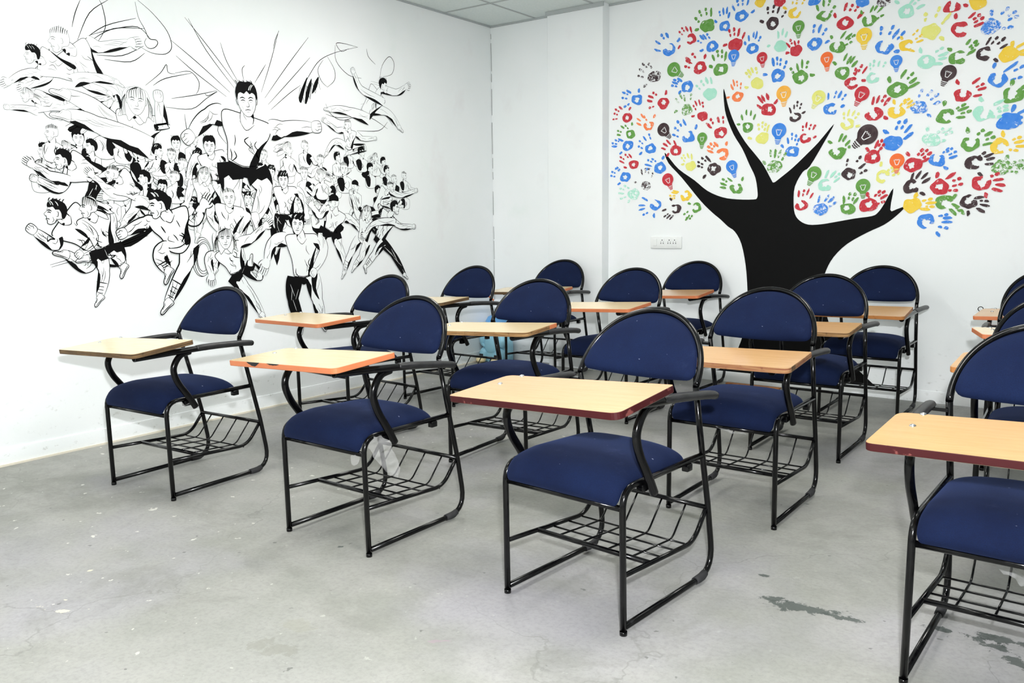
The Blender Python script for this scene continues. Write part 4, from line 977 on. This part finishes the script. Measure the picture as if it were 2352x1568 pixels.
for i, (col, c, r, base) in enumerate(BULBS):
    b = MB(); r /= 1000; cx, cz = c[0]/1000, c[1]/1000; bx, bz = base[0]/1000 - cx, base[1]/1000 - cz
    L = math.hypot(bx, bz); ang = math.atan2(bz, bx)
    def tr(u, v): return (cx + u*math.cos(ang) - v*math.sin(ang), cz + u*math.sin(ang) + v*math.cos(ang))
    # u along the axis towards the base
    pts = []
    for k in range(21):
        a = PI*.30 + (2*PI - PI*.60)*k/20
        pts.append((r*math.cos(a), r*math.sin(a)))
    nk = r*.40; un = max(L - r*.70, r*1.15)
    outl = pts + [(un*.82, -nk*1.1), (un, -nk), (un, nk), (un*.82, nk*1.1)]
    outl = [tr(*p) for p in outl]
    bo = .0042 + i*.00002
    add_poly(b, outl, bo, 0)
    Wf = wallpt(bo)
    for k in range(3):
        u = un + r*(.16 + .20*k); hw = nk*(1.0 - .18*k)
        ribbon(b, [tr(u-.02*r, hw), tr(u+.04*r, 0), tr(u-.02*r, -hw)], r*.115, Wf, 0, False)
    Wn = wallpt(bo + .0003); lw = r*.085
    fil = [(-.18*r, .42*r), (.60*r, .16*r), (.60*r, -.16*r), (-.18*r, -.42*r)]
    for p, q in zip(fil[:-1], fil[1:]): ribbon(b, [tr(*p), tr(*q)], lw, Wn, 1, False)
    zig = [tr(-.18*r + (.16*r if k % 2 else 0), .42*r - .84*r*k/8) for k in range(9)]
    ribbon(b, zig, lw, Wn, 1, False, False)
    mural_part('painted_bulb', b, [paint(col, 0.0), M['white_paint']], tree, PNAME[col] + ' painted light bulb')

# ------------------------------------------------------------------ line-art mural on the left wall
art = thing('line_art_mural', 'large black ink mural of a leaping crowd on the left wall', 'mural', (XL, 3.2, 0))
AORG = Vector((XL, 3.2, 0))
class Ink:
    """2-D ink drawing in wall coordinates (y, z); level = stacking order"""
    def __init__(self, base): self.b = MB(); self.base = base; self.lv = 0
    def at(self, lv):
        d = .0012 + self.base + lv*.000005
        return lambda y, z: (XL + d, y, z)
    def fill(self, pts, mat):
        f = self.at(self.lv); self.b.add([f(*p) for p in pts], poly_faces(pts), mat, False); self.lv += 1
    def line(self, pts, w, taper=True, smooth=True): ribbon(self.b, pts, w, self.at(self.lv), 1, taper, smooth, 4)
    def up(self): self.lv += 1

def vsub(a, b): return (a[0]-b[0], a[1]-b[1])
def vadd(a, b, k=1.0): return (a[0]+b[0]*k, a[1]+b[1]*k)
def lerp2(a, b, t): return (a[0]+(b[0]-a[0])*t, a[1]+(b[1]-a[1])*t)
def perp(a, b):
    d = vsub(b, a); l = math.hypot(*d) or 1e-9
    return (-d[1]/l, d[0]/l)

def limb(I, pts, rad, lw, rnd, dark=0, shade=True, folds=2):
    """tapered limb through joints; white with an ink outline, ink shading on its lower side"""
    C = catmull(pts, 7); m = len(C); Lf = []; Rt = []; Rr = []
    for i, p in enumerate(C):
        t = i/(m-1); seg = t*(len(rad)-1); k = min(int(seg), len(rad)-2); r = rad[k] + (rad[k+1]-rad[k])*(seg-k)
        fr = seg - k; r *= 1 + .22*math.sin(PI*fr)
        a = C[max(i-1, 0)]; c = C[min(i+1, m-1)]; n = perp(a, c)
        Lf.append(vadd(p, n, r)); Rt.append(vadd(p, n, -r)); Rr.append((p, n, r))
    out = Lf + Rt[::-1]
    I.fill(out, 1 if dark else 0)
    I.line(Lf, lw); I.line(Rt, lw*1.5)
    side = -1 if sum(n[1] for _, n, _ in Rr) > 0 else 1       # lower side takes the ink
    if not dark and shade:
        for (t0, t1) in ((.05, .45), (.55, .95)):
            if rnd.random() < .8:
                i0, i1 = int(t0*(m-1)), int(t1*(m-1))
                A = []; B = []
                for i in range(i0, i1+1):
                    p, n, r = Rr[i]; q = (i-i0)/max(i1-i0, 1); d = r*(1 - .75*math.sin(PI*q)*rnd.uniform(.6, .85))
                    A.append(vadd(p, n, side*r)); B.append(vadd(p, n, side*d))
                if len(A) > 2:
                    f = I.at(I.lv); pl = A + B[::-1]; I.b.add([f(*p) for p in pl], poly_faces(pl), 1, False)
    for _ in range(folds):
        i = rnd.randint(1, m-3); p, n, r = Rr[i]; q = Rr[min(i+3, m-1)]
        a = vadd(p, n, r*rnd.uniform(-.5, .9)*(-side)); c = vadd(q[0], q[1], q[2]*rnd.uniform(-.4, .6)*(-side))
        f = lw*.7
        if dark: 
            ribbon(I.b, [a, lerp2(a, c, .5), c], f, I.at(I.lv+1), 0, True)
        else: I.line([a, vadd(lerp2(a, c, .5), n, r*.15), c], f)
    I.up(); I.up()
    return Rr

def fist(I, c, d, r, lw, rnd, openh=False):
    ang = math.atan2(d[1], d[0])
    def tr(u, v): return (c[0]+u*math.cos(ang)-v*math.sin(ang), c[1]+u*math.sin(ang)+v*math.cos(ang))
    if openh:
        for k, (v, l) in enumerate(((-.75, 1.5), (-.28, 1.95), (.2, 2.0), (.65, 1.7))):
            P = [tr(.5*r, v*r), tr(r*(.5+l*.5), v*r*1.12), tr(r*(.5+l), v*r*1.15 - .1*r)]
            limb(I, P, [r*.26, r*.24, r*.16], lw*.8, rnd, 0, False, 0)
        limb(I, [tr(-.2*r, -.8*r), tr(.4*r, -1.35*r), tr(1.0*r, -1.5*r)], [r*.3, r*.27, r*.17], lw*.8, rnd, 0, False, 0)
        P = catmull([tr(-1.0*r, .55*r), tr(-.1*r, .95*r), tr(.8*r, .8*r), tr(.95*r, 0), tr(.7*r, -.85*r), tr(-.2*r, -.95*r), tr(-1.0*r, -.55*r)], 3, True)
        I.fill(P, 0); I.line(P[:14], lw*.8)
    else:
        P = catmull([tr(-.8*r, .6*r), tr(0, .95*r), tr(.95*r, .8*r), tr(1.2*r, 0), tr(.95*r, -.8*r), tr(0, -.95*r), tr(-.8*r, -.6*r)], 3, True)
        I.fill(P, 0); I.line(P + [P[0]], lw)
        for v in (-.4, 0, .42): I.line([tr(.35*r, v*r), tr(.8*r, v*r*1.05), tr(1.12*r, v*r)], lw*.7)
        I.line([tr(-.2*r, -.3*r), tr(.3*r, -.62*r), tr(.62*r, -.35*r)], lw*.8)
    I.up()

def shoe(I, a, d, s, lw, boot, rnd):
    """foot at ankle a, toes pointing along d"""
    l = math.hypot(*d) or 1e-9; d = (d[0]/l, d[1]/l); n = (-d[1], d[0])
    if n[1] > 0: n = (-n[0], -n[1])
    def tr(u, v): return (a[0]+d[0]*u*s+n[0]*v*s, a[1]+d[1]*u*s+n[1]*v*s)
    P = catmull([tr(-.35, -.35), tr(.3, -.32), tr(.62, -.02), tr(1.25, .18), tr(1.42, .48), tr(1.1, .62), tr(.3, .55), tr(-.4, .60), tr(-.52, .2)], 4, True)
    I.fill(P, 1 if boot == 2 else 0); I.line(P + [P[0]], lw*1.1)
    I.line([tr(-.45, .44), tr(.4, .42), tr(1.38, .46)], lw)
    for k in range(3): I.line([tr(.32+.22*k, -.16+.11*k), tr(.5+.22*k, .10+.06*k)], lw*1.2)
    I.up()

def head(I, c, s, face, hair, lw, rnd, tilt=0.0):
    """s = head height; generic face"""
    sg = -1 if face == 'l' else 1
    ct, st_ = math.cos(tilt), math.sin(tilt)
    def tr(u, v):
        u *= sg
        return (c[0] + (u*ct - v*st_)*s, c[1] + (u*st_ + v*ct)*s)
    if face == 'f':
        O_ = [(-.36, .16), (-.31, .40), (0, .52), (.31, .40), (.36, .16), (.34, -.12), (.24, -.34), (.09, -.49), (-.09, -.49), (-.24, -.34), (-.34, -.12)]
    else:
        O_ = [(.33, .20), (.27, .42), (0, .52), (-.33, .42), (-.44, .12), (-.36, -.18), (-.12, -.26), (-.02, -.40), (.16, -.50), (.30, -.46), (.31, -.34), (.37, -.29), (.34, -.22), (.38, -.16), (.46, -.07), (.36, .06)]
    P = catmull([tr(*p) for p in O_], 3, True)
    # long hair falls behind
    if hair == 'l':
        back = [(-.30, .40), (-.50, .30), (-.85, .18), (-1.15, -.05), (-1.0, -.12), (-1.2, -.32), (-.85, -.35), (-.9, -.6), (-.5, -.45), (-.3, -.30), (.1, .1), (.1, .45)] if face != 'f' else [(-.3, .45), (-.52, .2), (-.56, -.3), (-.72, -.62), (-.42, -.55), (-.3, -.75), (0, -.5), (.3, -.75), (.44, -.52), (.68, -.66), (.55, -.25), (.5, .2), (.3, .45)]
        B = catmull([tr(*p) for p in back], 3, True); I.fill(B, 0); I.line(B + [B[0]], lw)
        for k in range(7):
            q = rnd.uniform(-.25, .3)
            if face != 'f': I.line([tr(-.2, q+.1), tr(-.6, q*.9 - .02), tr(-1.0+rnd.uniform(0, .2), q*1.1-.18)], lw*rnd.uniform(1, 2.6))
            else: I.line([tr(.42*(1 if k % 2 else -1), .2), tr((.46+.03*k)*(1 if k % 2 else -1), -.2), tr((.42+.03*k)*(1 if k % 2 else -1), -.58)], lw*rnd.uniform(1, 2.4))
        I.up()
    I.fill(P, 0); I.line(P + [P[0]], lw)
    w = lw
    if face == 'f':
        for q in (-1, 1):
            I.line([tr(q*.27, .085), tr(q*.16, .115), tr(q*.06, .07)], w*1.7, True)
            I.line([tr(q*.24, .005), tr(q*.15, .03), tr(q*.07, .0)], w*1.5)
            I.line([tr(q*.185, -.03), tr(q*.12, -.035)], w)
            I.line([tr(q*.37, .08), tr(q*.42, .02), tr(q*.38, -.12), tr(q*.345, -.12)], w)
            I.line([tr(q*.22, -.16), tr(q*.17, -.27)], w*.7)
        I.line([tr(.03, -.02), tr(.075, -.16), tr(.0, -.195), tr(-.06, -.165)], w)
        I.line([tr(-.12, -.295), tr(0, -.28), tr(.12, -.295)], w*1.3); I.line([tr(-.05, -.36), tr(.05, -.36)], w)
    else:
        I.line([tr(.34, .09), tr(.24, .115), tr(.14, .07)], w*1.7); I.line([tr(.33, .01), tr(.25, .03), tr(.17, -.005)], w*1.5)
        I.line([tr(.36, -.27), tr(.28, -.265), tr(.21, -.285)], w*1.3); I.line([tr(.40, -.13), tr(.34, -.15)], w)
        I.line([tr(-.06, .08), tr(-.14, .06), tr(-.13, -.12), tr(-.05, -.12)], w); I.line([tr(.1, -.16), tr(.04, -.30), tr(.12, -.42)], w*.8)
        I.line([tr(-.10, -.20), tr(-.02, -.36)], w*1.3)
    I.up()
    # hair on top
    if hair in ('k', 'q'):
        if face == 'f': H_ = [(-.40, .02), (-.42, .30), (-.34, .50), (-.18, .62), (.02, .60), (.20, .64), (.36, .50), (.43, .28), (.40, .02), (.33, .18), (.24, .26), (.12, .22), (.02, .30), (-.10, .23), (-.22, .29), (-.33, .20)]
        else: H_ = [(.34, .24), (.36, .42), (.22, .56), (.02, .62), (-.20, .58), (-.42, .46), (-.52, .22), (-.48, -.06), (-.38, -.22), (-.28, -.18), (-.26, .02), (-.16, .16), (.0, .14), (.10, .28), (.22, .24)]
        Hp = [tr(u + rnd.uniform(-.02, .02), v + rnd.uniform(-.02, .02)) for u, v in H_]
        Hp = catmull(Hp, 2, True); I.fill(Hp, 1)
        if hair == 'q' or rnd.random() < .6:
            for k in range(4):
                u = rnd.uniform(-.28, .24)
                ribbon(I.b, [tr(u, .34), tr(u+.05, .44), tr(u+.14, .52)], lw*1.1, I.at(I.lv), 0)
        for k in range(5):
            u = -.3 + .15*k; I.line([tr(u, .5), tr(u-.02, .60), tr(u-.08, .66)], lw*1.4)
    elif hair in ('s', 'n'):
        top = .18 if hair == 's' else .22
        for k in range(9):
            u = -.34 + .085*k
            I.line([tr(u, top + .1*math.cos(u*3)), tr(u-.03, .42 - abs(u)*.15), tr(u-.08, .60 - abs(u)*.5)], lw*rnd.uniform(1.2, 3.0))
    elif hair == 'b':       # plain cap
        Cc = catmull([tr(-.40, .14), tr(-.38, .42), tr(0, .60), tr(.36, .42), tr(.40, .16), tr(.62, .10), tr(.40, .10), tr(0, .15)], 3, True)
        I.fill(Cc, 1)
    else:
        for k in range(8):
            u = -.36 + .09*k; I.line([tr(.1 + u*.3, .50), tr(u*.9, .42 - abs(u)*.3), tr(u*1.05, .12 - abs(u)*.3)], lw*rnd.uniform(1, 2.2))
    I.up()

def figure(I, F_, rnd):
    _, hc, hs, face, hair, nk, pv, sw, arms, legs, (wt, trs, boot) = F_
    k = .001
    hc = (hc[0]*k, hc[1]*k); hs *= k*1.08; nk = (nk[0]*k, nk[1]*k); pv = (pv[0]*k, pv[1]*k); sw *= k
    arms = [[(p[0]*k, p[1]*k) for p in a] for a in arms]; legs = [[(p[0]*k, p[1]*k) for p in a] for a in legs]
    lw = .0033*wt*(.55 + hs*3.0)
    ax = vsub(nk, pv); al = math.hypot(*ax) or 1e-9; ax = (ax[0]/al, ax[1]/al); pr = (-ax[1], ax[0])
    if pr[0] > 0: pr = (-pr[0], -pr[1])           # towards the photo's left
    sL = vadd(nk, pr, sw); sR = vadd(nk, pr, -sw); hL = vadd(pv, pr, sw*.58); hR = vadd(pv, pr, -sw*.58)
    ra = sw*.34; rl = sw*.46
    def arm(sh, a, back):
        e, h = a
        limb(I, [sh, e, h], [ra, ra*.82, ra*.52], lw, rnd, 0, True, 5)
        d = vsub(h, e); fist(I, vadd(h, (d[0]/(math.hypot(*d) or 1), d[1]/(math.hypot(*d) or 1)), ra*.5), d, ra*.72, lw, rnd, rnd.random() < .35)
    def leg(hp, a, back):
        kn, an = a
        dark = trs == 'b'
        limb(I, [hp, kn, an], [rl, rl*.74, rl*.42], lw, rnd, 1 if (dark and back) else 0, True, 6)
        if dark and not back:      # heavy ink folds on trousers
            n = perp(hp, kn)
            P = [vadd(hp, n, rl*.8), vadd(lerp2(hp, kn, .5), n, rl*.15), vadd(kn, n, rl*.3), vadd(lerp2(hp, kn, .55), n, -rl*.35), vadd(hp, n, -rl*.1)]
            I.fill(catmull(P, 3, True), 1)
        if trs == 's':             # dark shorts over the thigh
            m_ = lerp2(hp, kn, .55); n = perp(hp, kn)
            I.fill([vadd(hp, n, rl*1.05), vadd(m_, n, rl*1.12), vadd(m_, n, rl*.1), vadd(lerp2(hp, kn, .4), n, -rl*.2), vadd(m_, n, -rl*1.12), vadd(hp, n, -rl*1.05)], 1)
        d = vsub(an, kn); l = math.hypot(*d) or 1
        if boot:
            q = lerp2(kn, an, .45); n = perp(kn, an)
            I.line([vadd(q, n, rl*.75), q, vadd(q, n, -rl*.75)], lw*1.4)
            for w_ in (.6, .72, .84): 
                c_ = lerp2(kn, an, w_); I.line([vadd(c_, n, rl*.35), vadd(c_, n, -rl*.35)], lw*2.2)
            I.up()
        fx = -.8 if face == 'l' else .8
        if face == 'f': fx = -.5 if an[0] < pv[0] else .5
        dn = (d[0]/l, d[1]/l)
        shoe(I, an, (dn[0]*.5 + fx*abs(dn[1]), dn[1]*.75 + .12*fx), rl*.95, lw, boot, rnd)
    i_far = 1 if face == 'l' else 0
    arm((sL, sR)[i_far], arms[i_far], True); leg((hL, hR)[i_far], legs[i_far], True)
    # torso: shirt
    T_ = [vadd(sL, ax, ra*.55), vadd(lerp2(sL, nk, .7), ax, ra*.75), vadd(lerp2(sR, nk, .7), ax, ra*.75), vadd(sR, ax, ra*.55), vadd(sR, ax, -ra*.8),
          vadd(lerp2(sR, hR, .55), pr, sw*.05), hR, vadd(pv, ax, -sw*.32), hL, vadd(lerp2(sL, hL, .55), pr, -sw*.05), vadd(sL, ax, -ra*.8)]
    Tp = catmull(T_, 4, True); I.fill(Tp, 0); I.line(Tp + [Tp[0]], lw*1.25, False)
    I.line([vadd(nk, pr, sw*.32), vadd(nk, ax, -sw*.28), vadd(nk, pr, -sw*.32)], lw)
    I.line([vadd(hL, ax, sw*.12), vadd(pv, ax, -sw*.02), vadd(hR, ax, sw*.12)], lw*1.2)
    for q in range(9):
        t0 = rnd.uniform(.15, .85); s0 = rnd.uniform(-.6, .6); a = vadd(lerp2(nk, pv, t0), pr, sw*s0)
        I.line([a, vadd(vadd(a, ax, -al*.12), pr, sw*rnd.uniform(-.2, .2)), vadd(vadd(a, ax, -al*.25), pr, sw*rnd.uniform(-.35, .1))], lw*rnd.uniform(.7, 2.0))
    sd = -1
    S_ = [vadd(sR, ax, -ra), vadd(lerp2(sR, hR, .5), pr, sw*.05), hR, vadd(hR, pr, sw*.30), vadd(lerp2(sR, hR, .55), pr, sw*.22)]
    I.fill(catmull(S_, 3, True), 1)
    if trs in ('s', 'b'):
        I.fill([vadd(hL, ax, sw*.05), vadd(pv, ax, -sw*.05), vadd(hR, ax, sw*.05), vadd(hR, ax, -sw*.25), vadd(pv, ax, -sw*.45), vadd(hL, ax, -sw*.25)], 1)
    I.up()
    leg((hL, hR)[1-i_far], legs[1-i_far], False)
    # neck, then the near arm, then the head in front
    hd = vsub(hc, nk)
    limb(I, [vadd(nk, ax, -.02*al), lerp2(nk, hc, .6)], [hs*.23, hs*.20], lw, rnd, 0, True, 1)
    arm((sL, sR)[1-i_far], arms[1-i_far], False)
    head(I, hc, hs, face, hair, lw*.85, rnd, rnd.uniform(-.12, .12))

def bust(I, F_, rnd):
    _, hc, hs, face, hair, sw = F_
    k = .001; hc = (hc[0]*k, hc[1]*k); hs *= k*1.05; sw *= k; lw = .0026*(.6 + hs*2.5)
    nk = (hc[0], hc[1]-hs*.62); sL = (nk[0]-sw*.62, nk[1]-hs*.22); sR = (nk[0]+sw*.62, nk[1]-hs*.22)
    Tp = catmull([(sL[0], sL[1]-hs*.1), (sL[0]+sw*.12, sL[1]+hs*.10), (nk[0]-hs*.16, nk[1]+hs*.08), (nk[0]+hs*.16, nk[1]+hs*.08), (sR[0]-sw*.12, sR[1]+hs*.10), (sR[0], sR[1]-hs*.1), (sR[0]-sw*.15, sR[1]-hs*.95), (sL[0]+sw*.15, sL[1]-hs*.95)], 4, True)
    I.fill(Tp, 0); I.line(Tp + [Tp[0]], lw, False)
    st = rnd.random()
    if st < .45:
        D = catmull([(sL[0], sL[1]), (nk[0]-hs*.2, nk[1]-hs*.05), (nk[0], nk[1]-hs*.5), (nk[0]-sw*.1, nk[1]-hs*1.1), (sL[0]+sw*.2, sL[1]-hs*.8)], 3, True); I.fill(D, 1)
    elif st < .75:
        D = catmull([(sR[0], sR[1]), (nk[0]+hs*.22, nk[1]-hs*.02), (nk[0]+hs*.1, nk[1]-hs*.7), (sR[0]-sw*.2, sR[1]-hs*.85)], 3, True); I.fill(D, 1)
    for q in range(4):
        x = nk[0] + rnd.uniform(-.5, .5)*sw; z = nk[1]-hs*rnd.uniform(.1, .4); I.line([(x, z), (x+rnd.uniform(-.2, .2)*sw, z-hs*.3), (x+rnd.uniform(-.3, .3)*sw, z-hs*.6)], lw*rnd.uniform(.8, 2.4))
    if rnd.random() < .6:
        sd = rnd.choice((-1, 1)); sh = (nk[0]+sd*sw*.55, nk[1]-hs*.3); e = (sh[0]+sd*sw*.35, sh[1]-hs*.55); h = (e[0]-(sw*.5 if face == 'l' else -sw*.5)*1.0, e[1]+hs*rnd.uniform(-.1, .4))
        limb(I, [sh, e, h], [hs*.2, hs*.17, hs*.11], lw, rnd, 0, True, 2); fist(I, h, vsub(h, e), hs*.16, lw*.8, rnd)
    I.up()
    limb(I, [(nk[0], nk[1]-hs*.05), (hc[0], hc[1]-hs*.3)], [hs*.2, hs*.19], lw, rnd, 0, True, 0)
    head(I, hc, hs, face, hair, lw*.8, rnd, rnd.uniform(-.15, .15))

I = Ink(-.0008)
for L in LINES: I.line([(p[0]/1000, p[1]/1000) for p in L], .0042)
for P in BLOTS: 
    P = [(p[0]/1000, p[1]/1000) for p in P]; f = I.at(0); pc = catmull(P, 3, True); I.b.add([f(*p) for p in pc], poly_faces(pc), 1, False)
mural_part('streak_lines', I.b, [M['wall'], M['black_paint']], art, 'thin ink streaks, ribbons and wing', AORG)['kind'] = 'stuff'
boxes = []
for i, F_ in enumerate(FIGS):
    rnd = random.Random(100 + i)
    if F_[0] == 'f':
        pts = [F_[1], F_[5], F_[6]] + [p for a in F_[8]+F_[9] for p in a]; pad = 110
    else: pts = [F_[1]]; pad = 95
    bx = (min(p[0] for p in pts)-pad, min(p[1] for p in pts)-pad, max(p[0] for p in pts)+pad, max(p[1] for p in pts)+pad)
    slot = 0
    for bb, s in boxes:
        if bb[0] < bx[2] and bb[2] > bx[0] and bb[1] < bx[3] and bb[3] > bx[1]: slot = max(slot, s+1)
    boxes.append((bx, slot))
    I = Ink(slot*.00022)
    (figure if F_[0] == 'f' else bust)(I, F_, rnd)
    mural_part('painted_figure', I.b, [M['wall'], M['black_paint']], art, None, AORG)

# ------------------------------------------------------------------ socket plate
s0 = thing('wall_socket', 'white switch and three-socket plate on the wall left of the tree', 'socket', (-2.722, YB, .983))
b = MB(); b.box((-.124, -.012, -.044), (.124, 0, .044), 0, .005); link('cover_plate', b.mesh('cover_plate', [M['plate']]), s0)
b = MB(); b.box((-.098, -.018, -.026), (-.070, -.010, .026), 0, .003); link('rocker_switch', b.mesh('rocker_switch', [M['plate']]), s0)
for cx in (-.028, .028, .070):
    b = MB(); b.box((cx-.019, -.0145, -.030), (cx+.019, -.010, .030), 0, .0015)
    for (dx, dz, r) in ((0, .017, .0040), (-.0095, .004, .0026), (.0095, .004, .0026), (-.0095, -.006, .0036), (.0095, -.006, .0036)):
        vs = [(cx+dx+r*math.cos(2*PI*k/12), -.0148, dz+r*math.sin(2*PI*k/12)) for k in range(12)]
        b.add(vs, [tuple(range(12))], 1, False)
    link('socket_face', b.mesh('socket_face', [M['plate'], M['hole']]), s0)

# ------------------------------------------------------------------ animal-shaped bin in the corner
tb = thing('animal_bin', 'pale blue plastic bin shaped like a sitting animal in the corner', 'bin', TOY[:3], TOY[3])
def sq(p, e=2.6):
    return p
b = MB()
prof = [(0, 0), (.105, 0), (.118, .012), (.122, .06), (.120, .14), (.112, .22), (.104, .27), (.098, .285), (0, .285)]
b.lathe(prof, 28, 0, (0, 0, 0), 1.05, .92)
b.ball((0, .092, .15), (.075, .035, .085), 0)            # tummy
link('body', b.mesh('bin_body', [M['toy_blue']]), tb)
for s in (-1, 1):
    b = MB(); b.ball((s*.098, .075, .185), (.035, .034, .062), 0)
    for k in range(3): b.ball((s*(.062 + .012*k) , .108 - .004*k, .135 + .006*k), (.010, .012, .014), 0, 10, 6)
    link('arm', b.mesh('bin_arm', [M['toy_blue']]), tb)
    b = MB(); b.ball((s*.078, .085, .062), (.046, .05, .062), 0); lg = link('leg', b.mesh('bin_leg', [M['toy_blue']]), tb)
    b = MB(); b.box((s*.078-.017, .122, .048), (s*.078+.017, .140, .072), 0, .003); link('slot', b.mesh('bin_slot', [M['toy_dark']]), lg)
    b = MB(); b.ball((s*.080, .135, .026), (.042, .046, .030), 0, fn=lambda p: Vector((p.x, p.y, max(p.z, -.026)))); f = link('foot', b.mesh('bin_foot', [M['toy_cream']]), lg); f['label'] = 'cream foot'
b = MB()
b.lathe([(0, .275), (.125, .275), (.132, .283), (.130, .292), (.116, .300), (.104, .34), (.085, .372), (.05, .388), (0, .392)], 28, 0, (0, 0, 0), 1.05, .95)
b.ball((0, .125, .292), (.085, .05, .012), 0)
l = link('lid', b.mesh('bin_lid', [M['toy_lid']]), tb); l['label'] = 'bright blue cap-shaped lid'

# ------------------------------------------------------------------ wooden batten at the tree wall
b = MB(); b.box((-.19, -.02, 0), (.19, .02, .0095), 0, .0015)
o = link('wooden_batten', b.mesh('wooden_batten', [M['tan']]), None, (-2.02, 5.575, 0), (0, 0, -.01))
tag(o, 'thin wooden batten lying on the floor below the painted trunk', 'batten')

# ------------------------------------------------------------------ camera, flash, world
cam = bpy.data.cameras.new('camera'); co_ = bpy.data.objects.new('camera', cam); COL.objects.link(co_)
CAMF, CAMR, CAMU = CAM[0], CAM[1], CAM[2]
mw = Matrix.Identity(4)
for r in range(3):
    mw[r][0] = CAMR[r]; mw[r][1] = CAMU[r]; mw[r][2] = -CAMF[r]
mw[0][3], mw[1][3], mw[2][3] = 0, 0, CAM[3]
co_.matrix_world = mw
cam.sensor_fit = 'HORIZONTAL'; cam.sensor_width = 36.0; cam.lens = CAM[4]/2352*36
cam.clip_start = 0.05
scn.camera = co_

fl = bpy.data.lights.new('camera_flash', 'AREA'); fl.shape = 'RECTANGLE'; fl.size = .07; fl.size_y = .04; fl.energy = FLASH; fl.color = (.97, .985, 1)
fo = bpy.data.objects.new('camera_flash', fl); COL.objects.link(fo)
m2 = mw.copy(); m2[0][3] = FLPOS[0]; m2[1][3] = FLPOS[1]; m2[2][3] = FLPOS[2]
fo.matrix_world = m2

w = bpy.data.worlds.new('world'); scn.world = w; w.use_nodes = True
w.node_tree.nodes['Background'].inputs[0].default_value = (.9, .95, 1, 1); w.node_tree.nodes['Background'].inputs[1].default_value = .3

vs_ = scn.view_settings
scn.display_settings.display_device = 'sRGB'
vs_.view_transform = 'Standard'; vs_.look = 'None'; vs_.gamma = 1.0; vs_.use_curve_mapping = False
vs_.exposure = EXPO
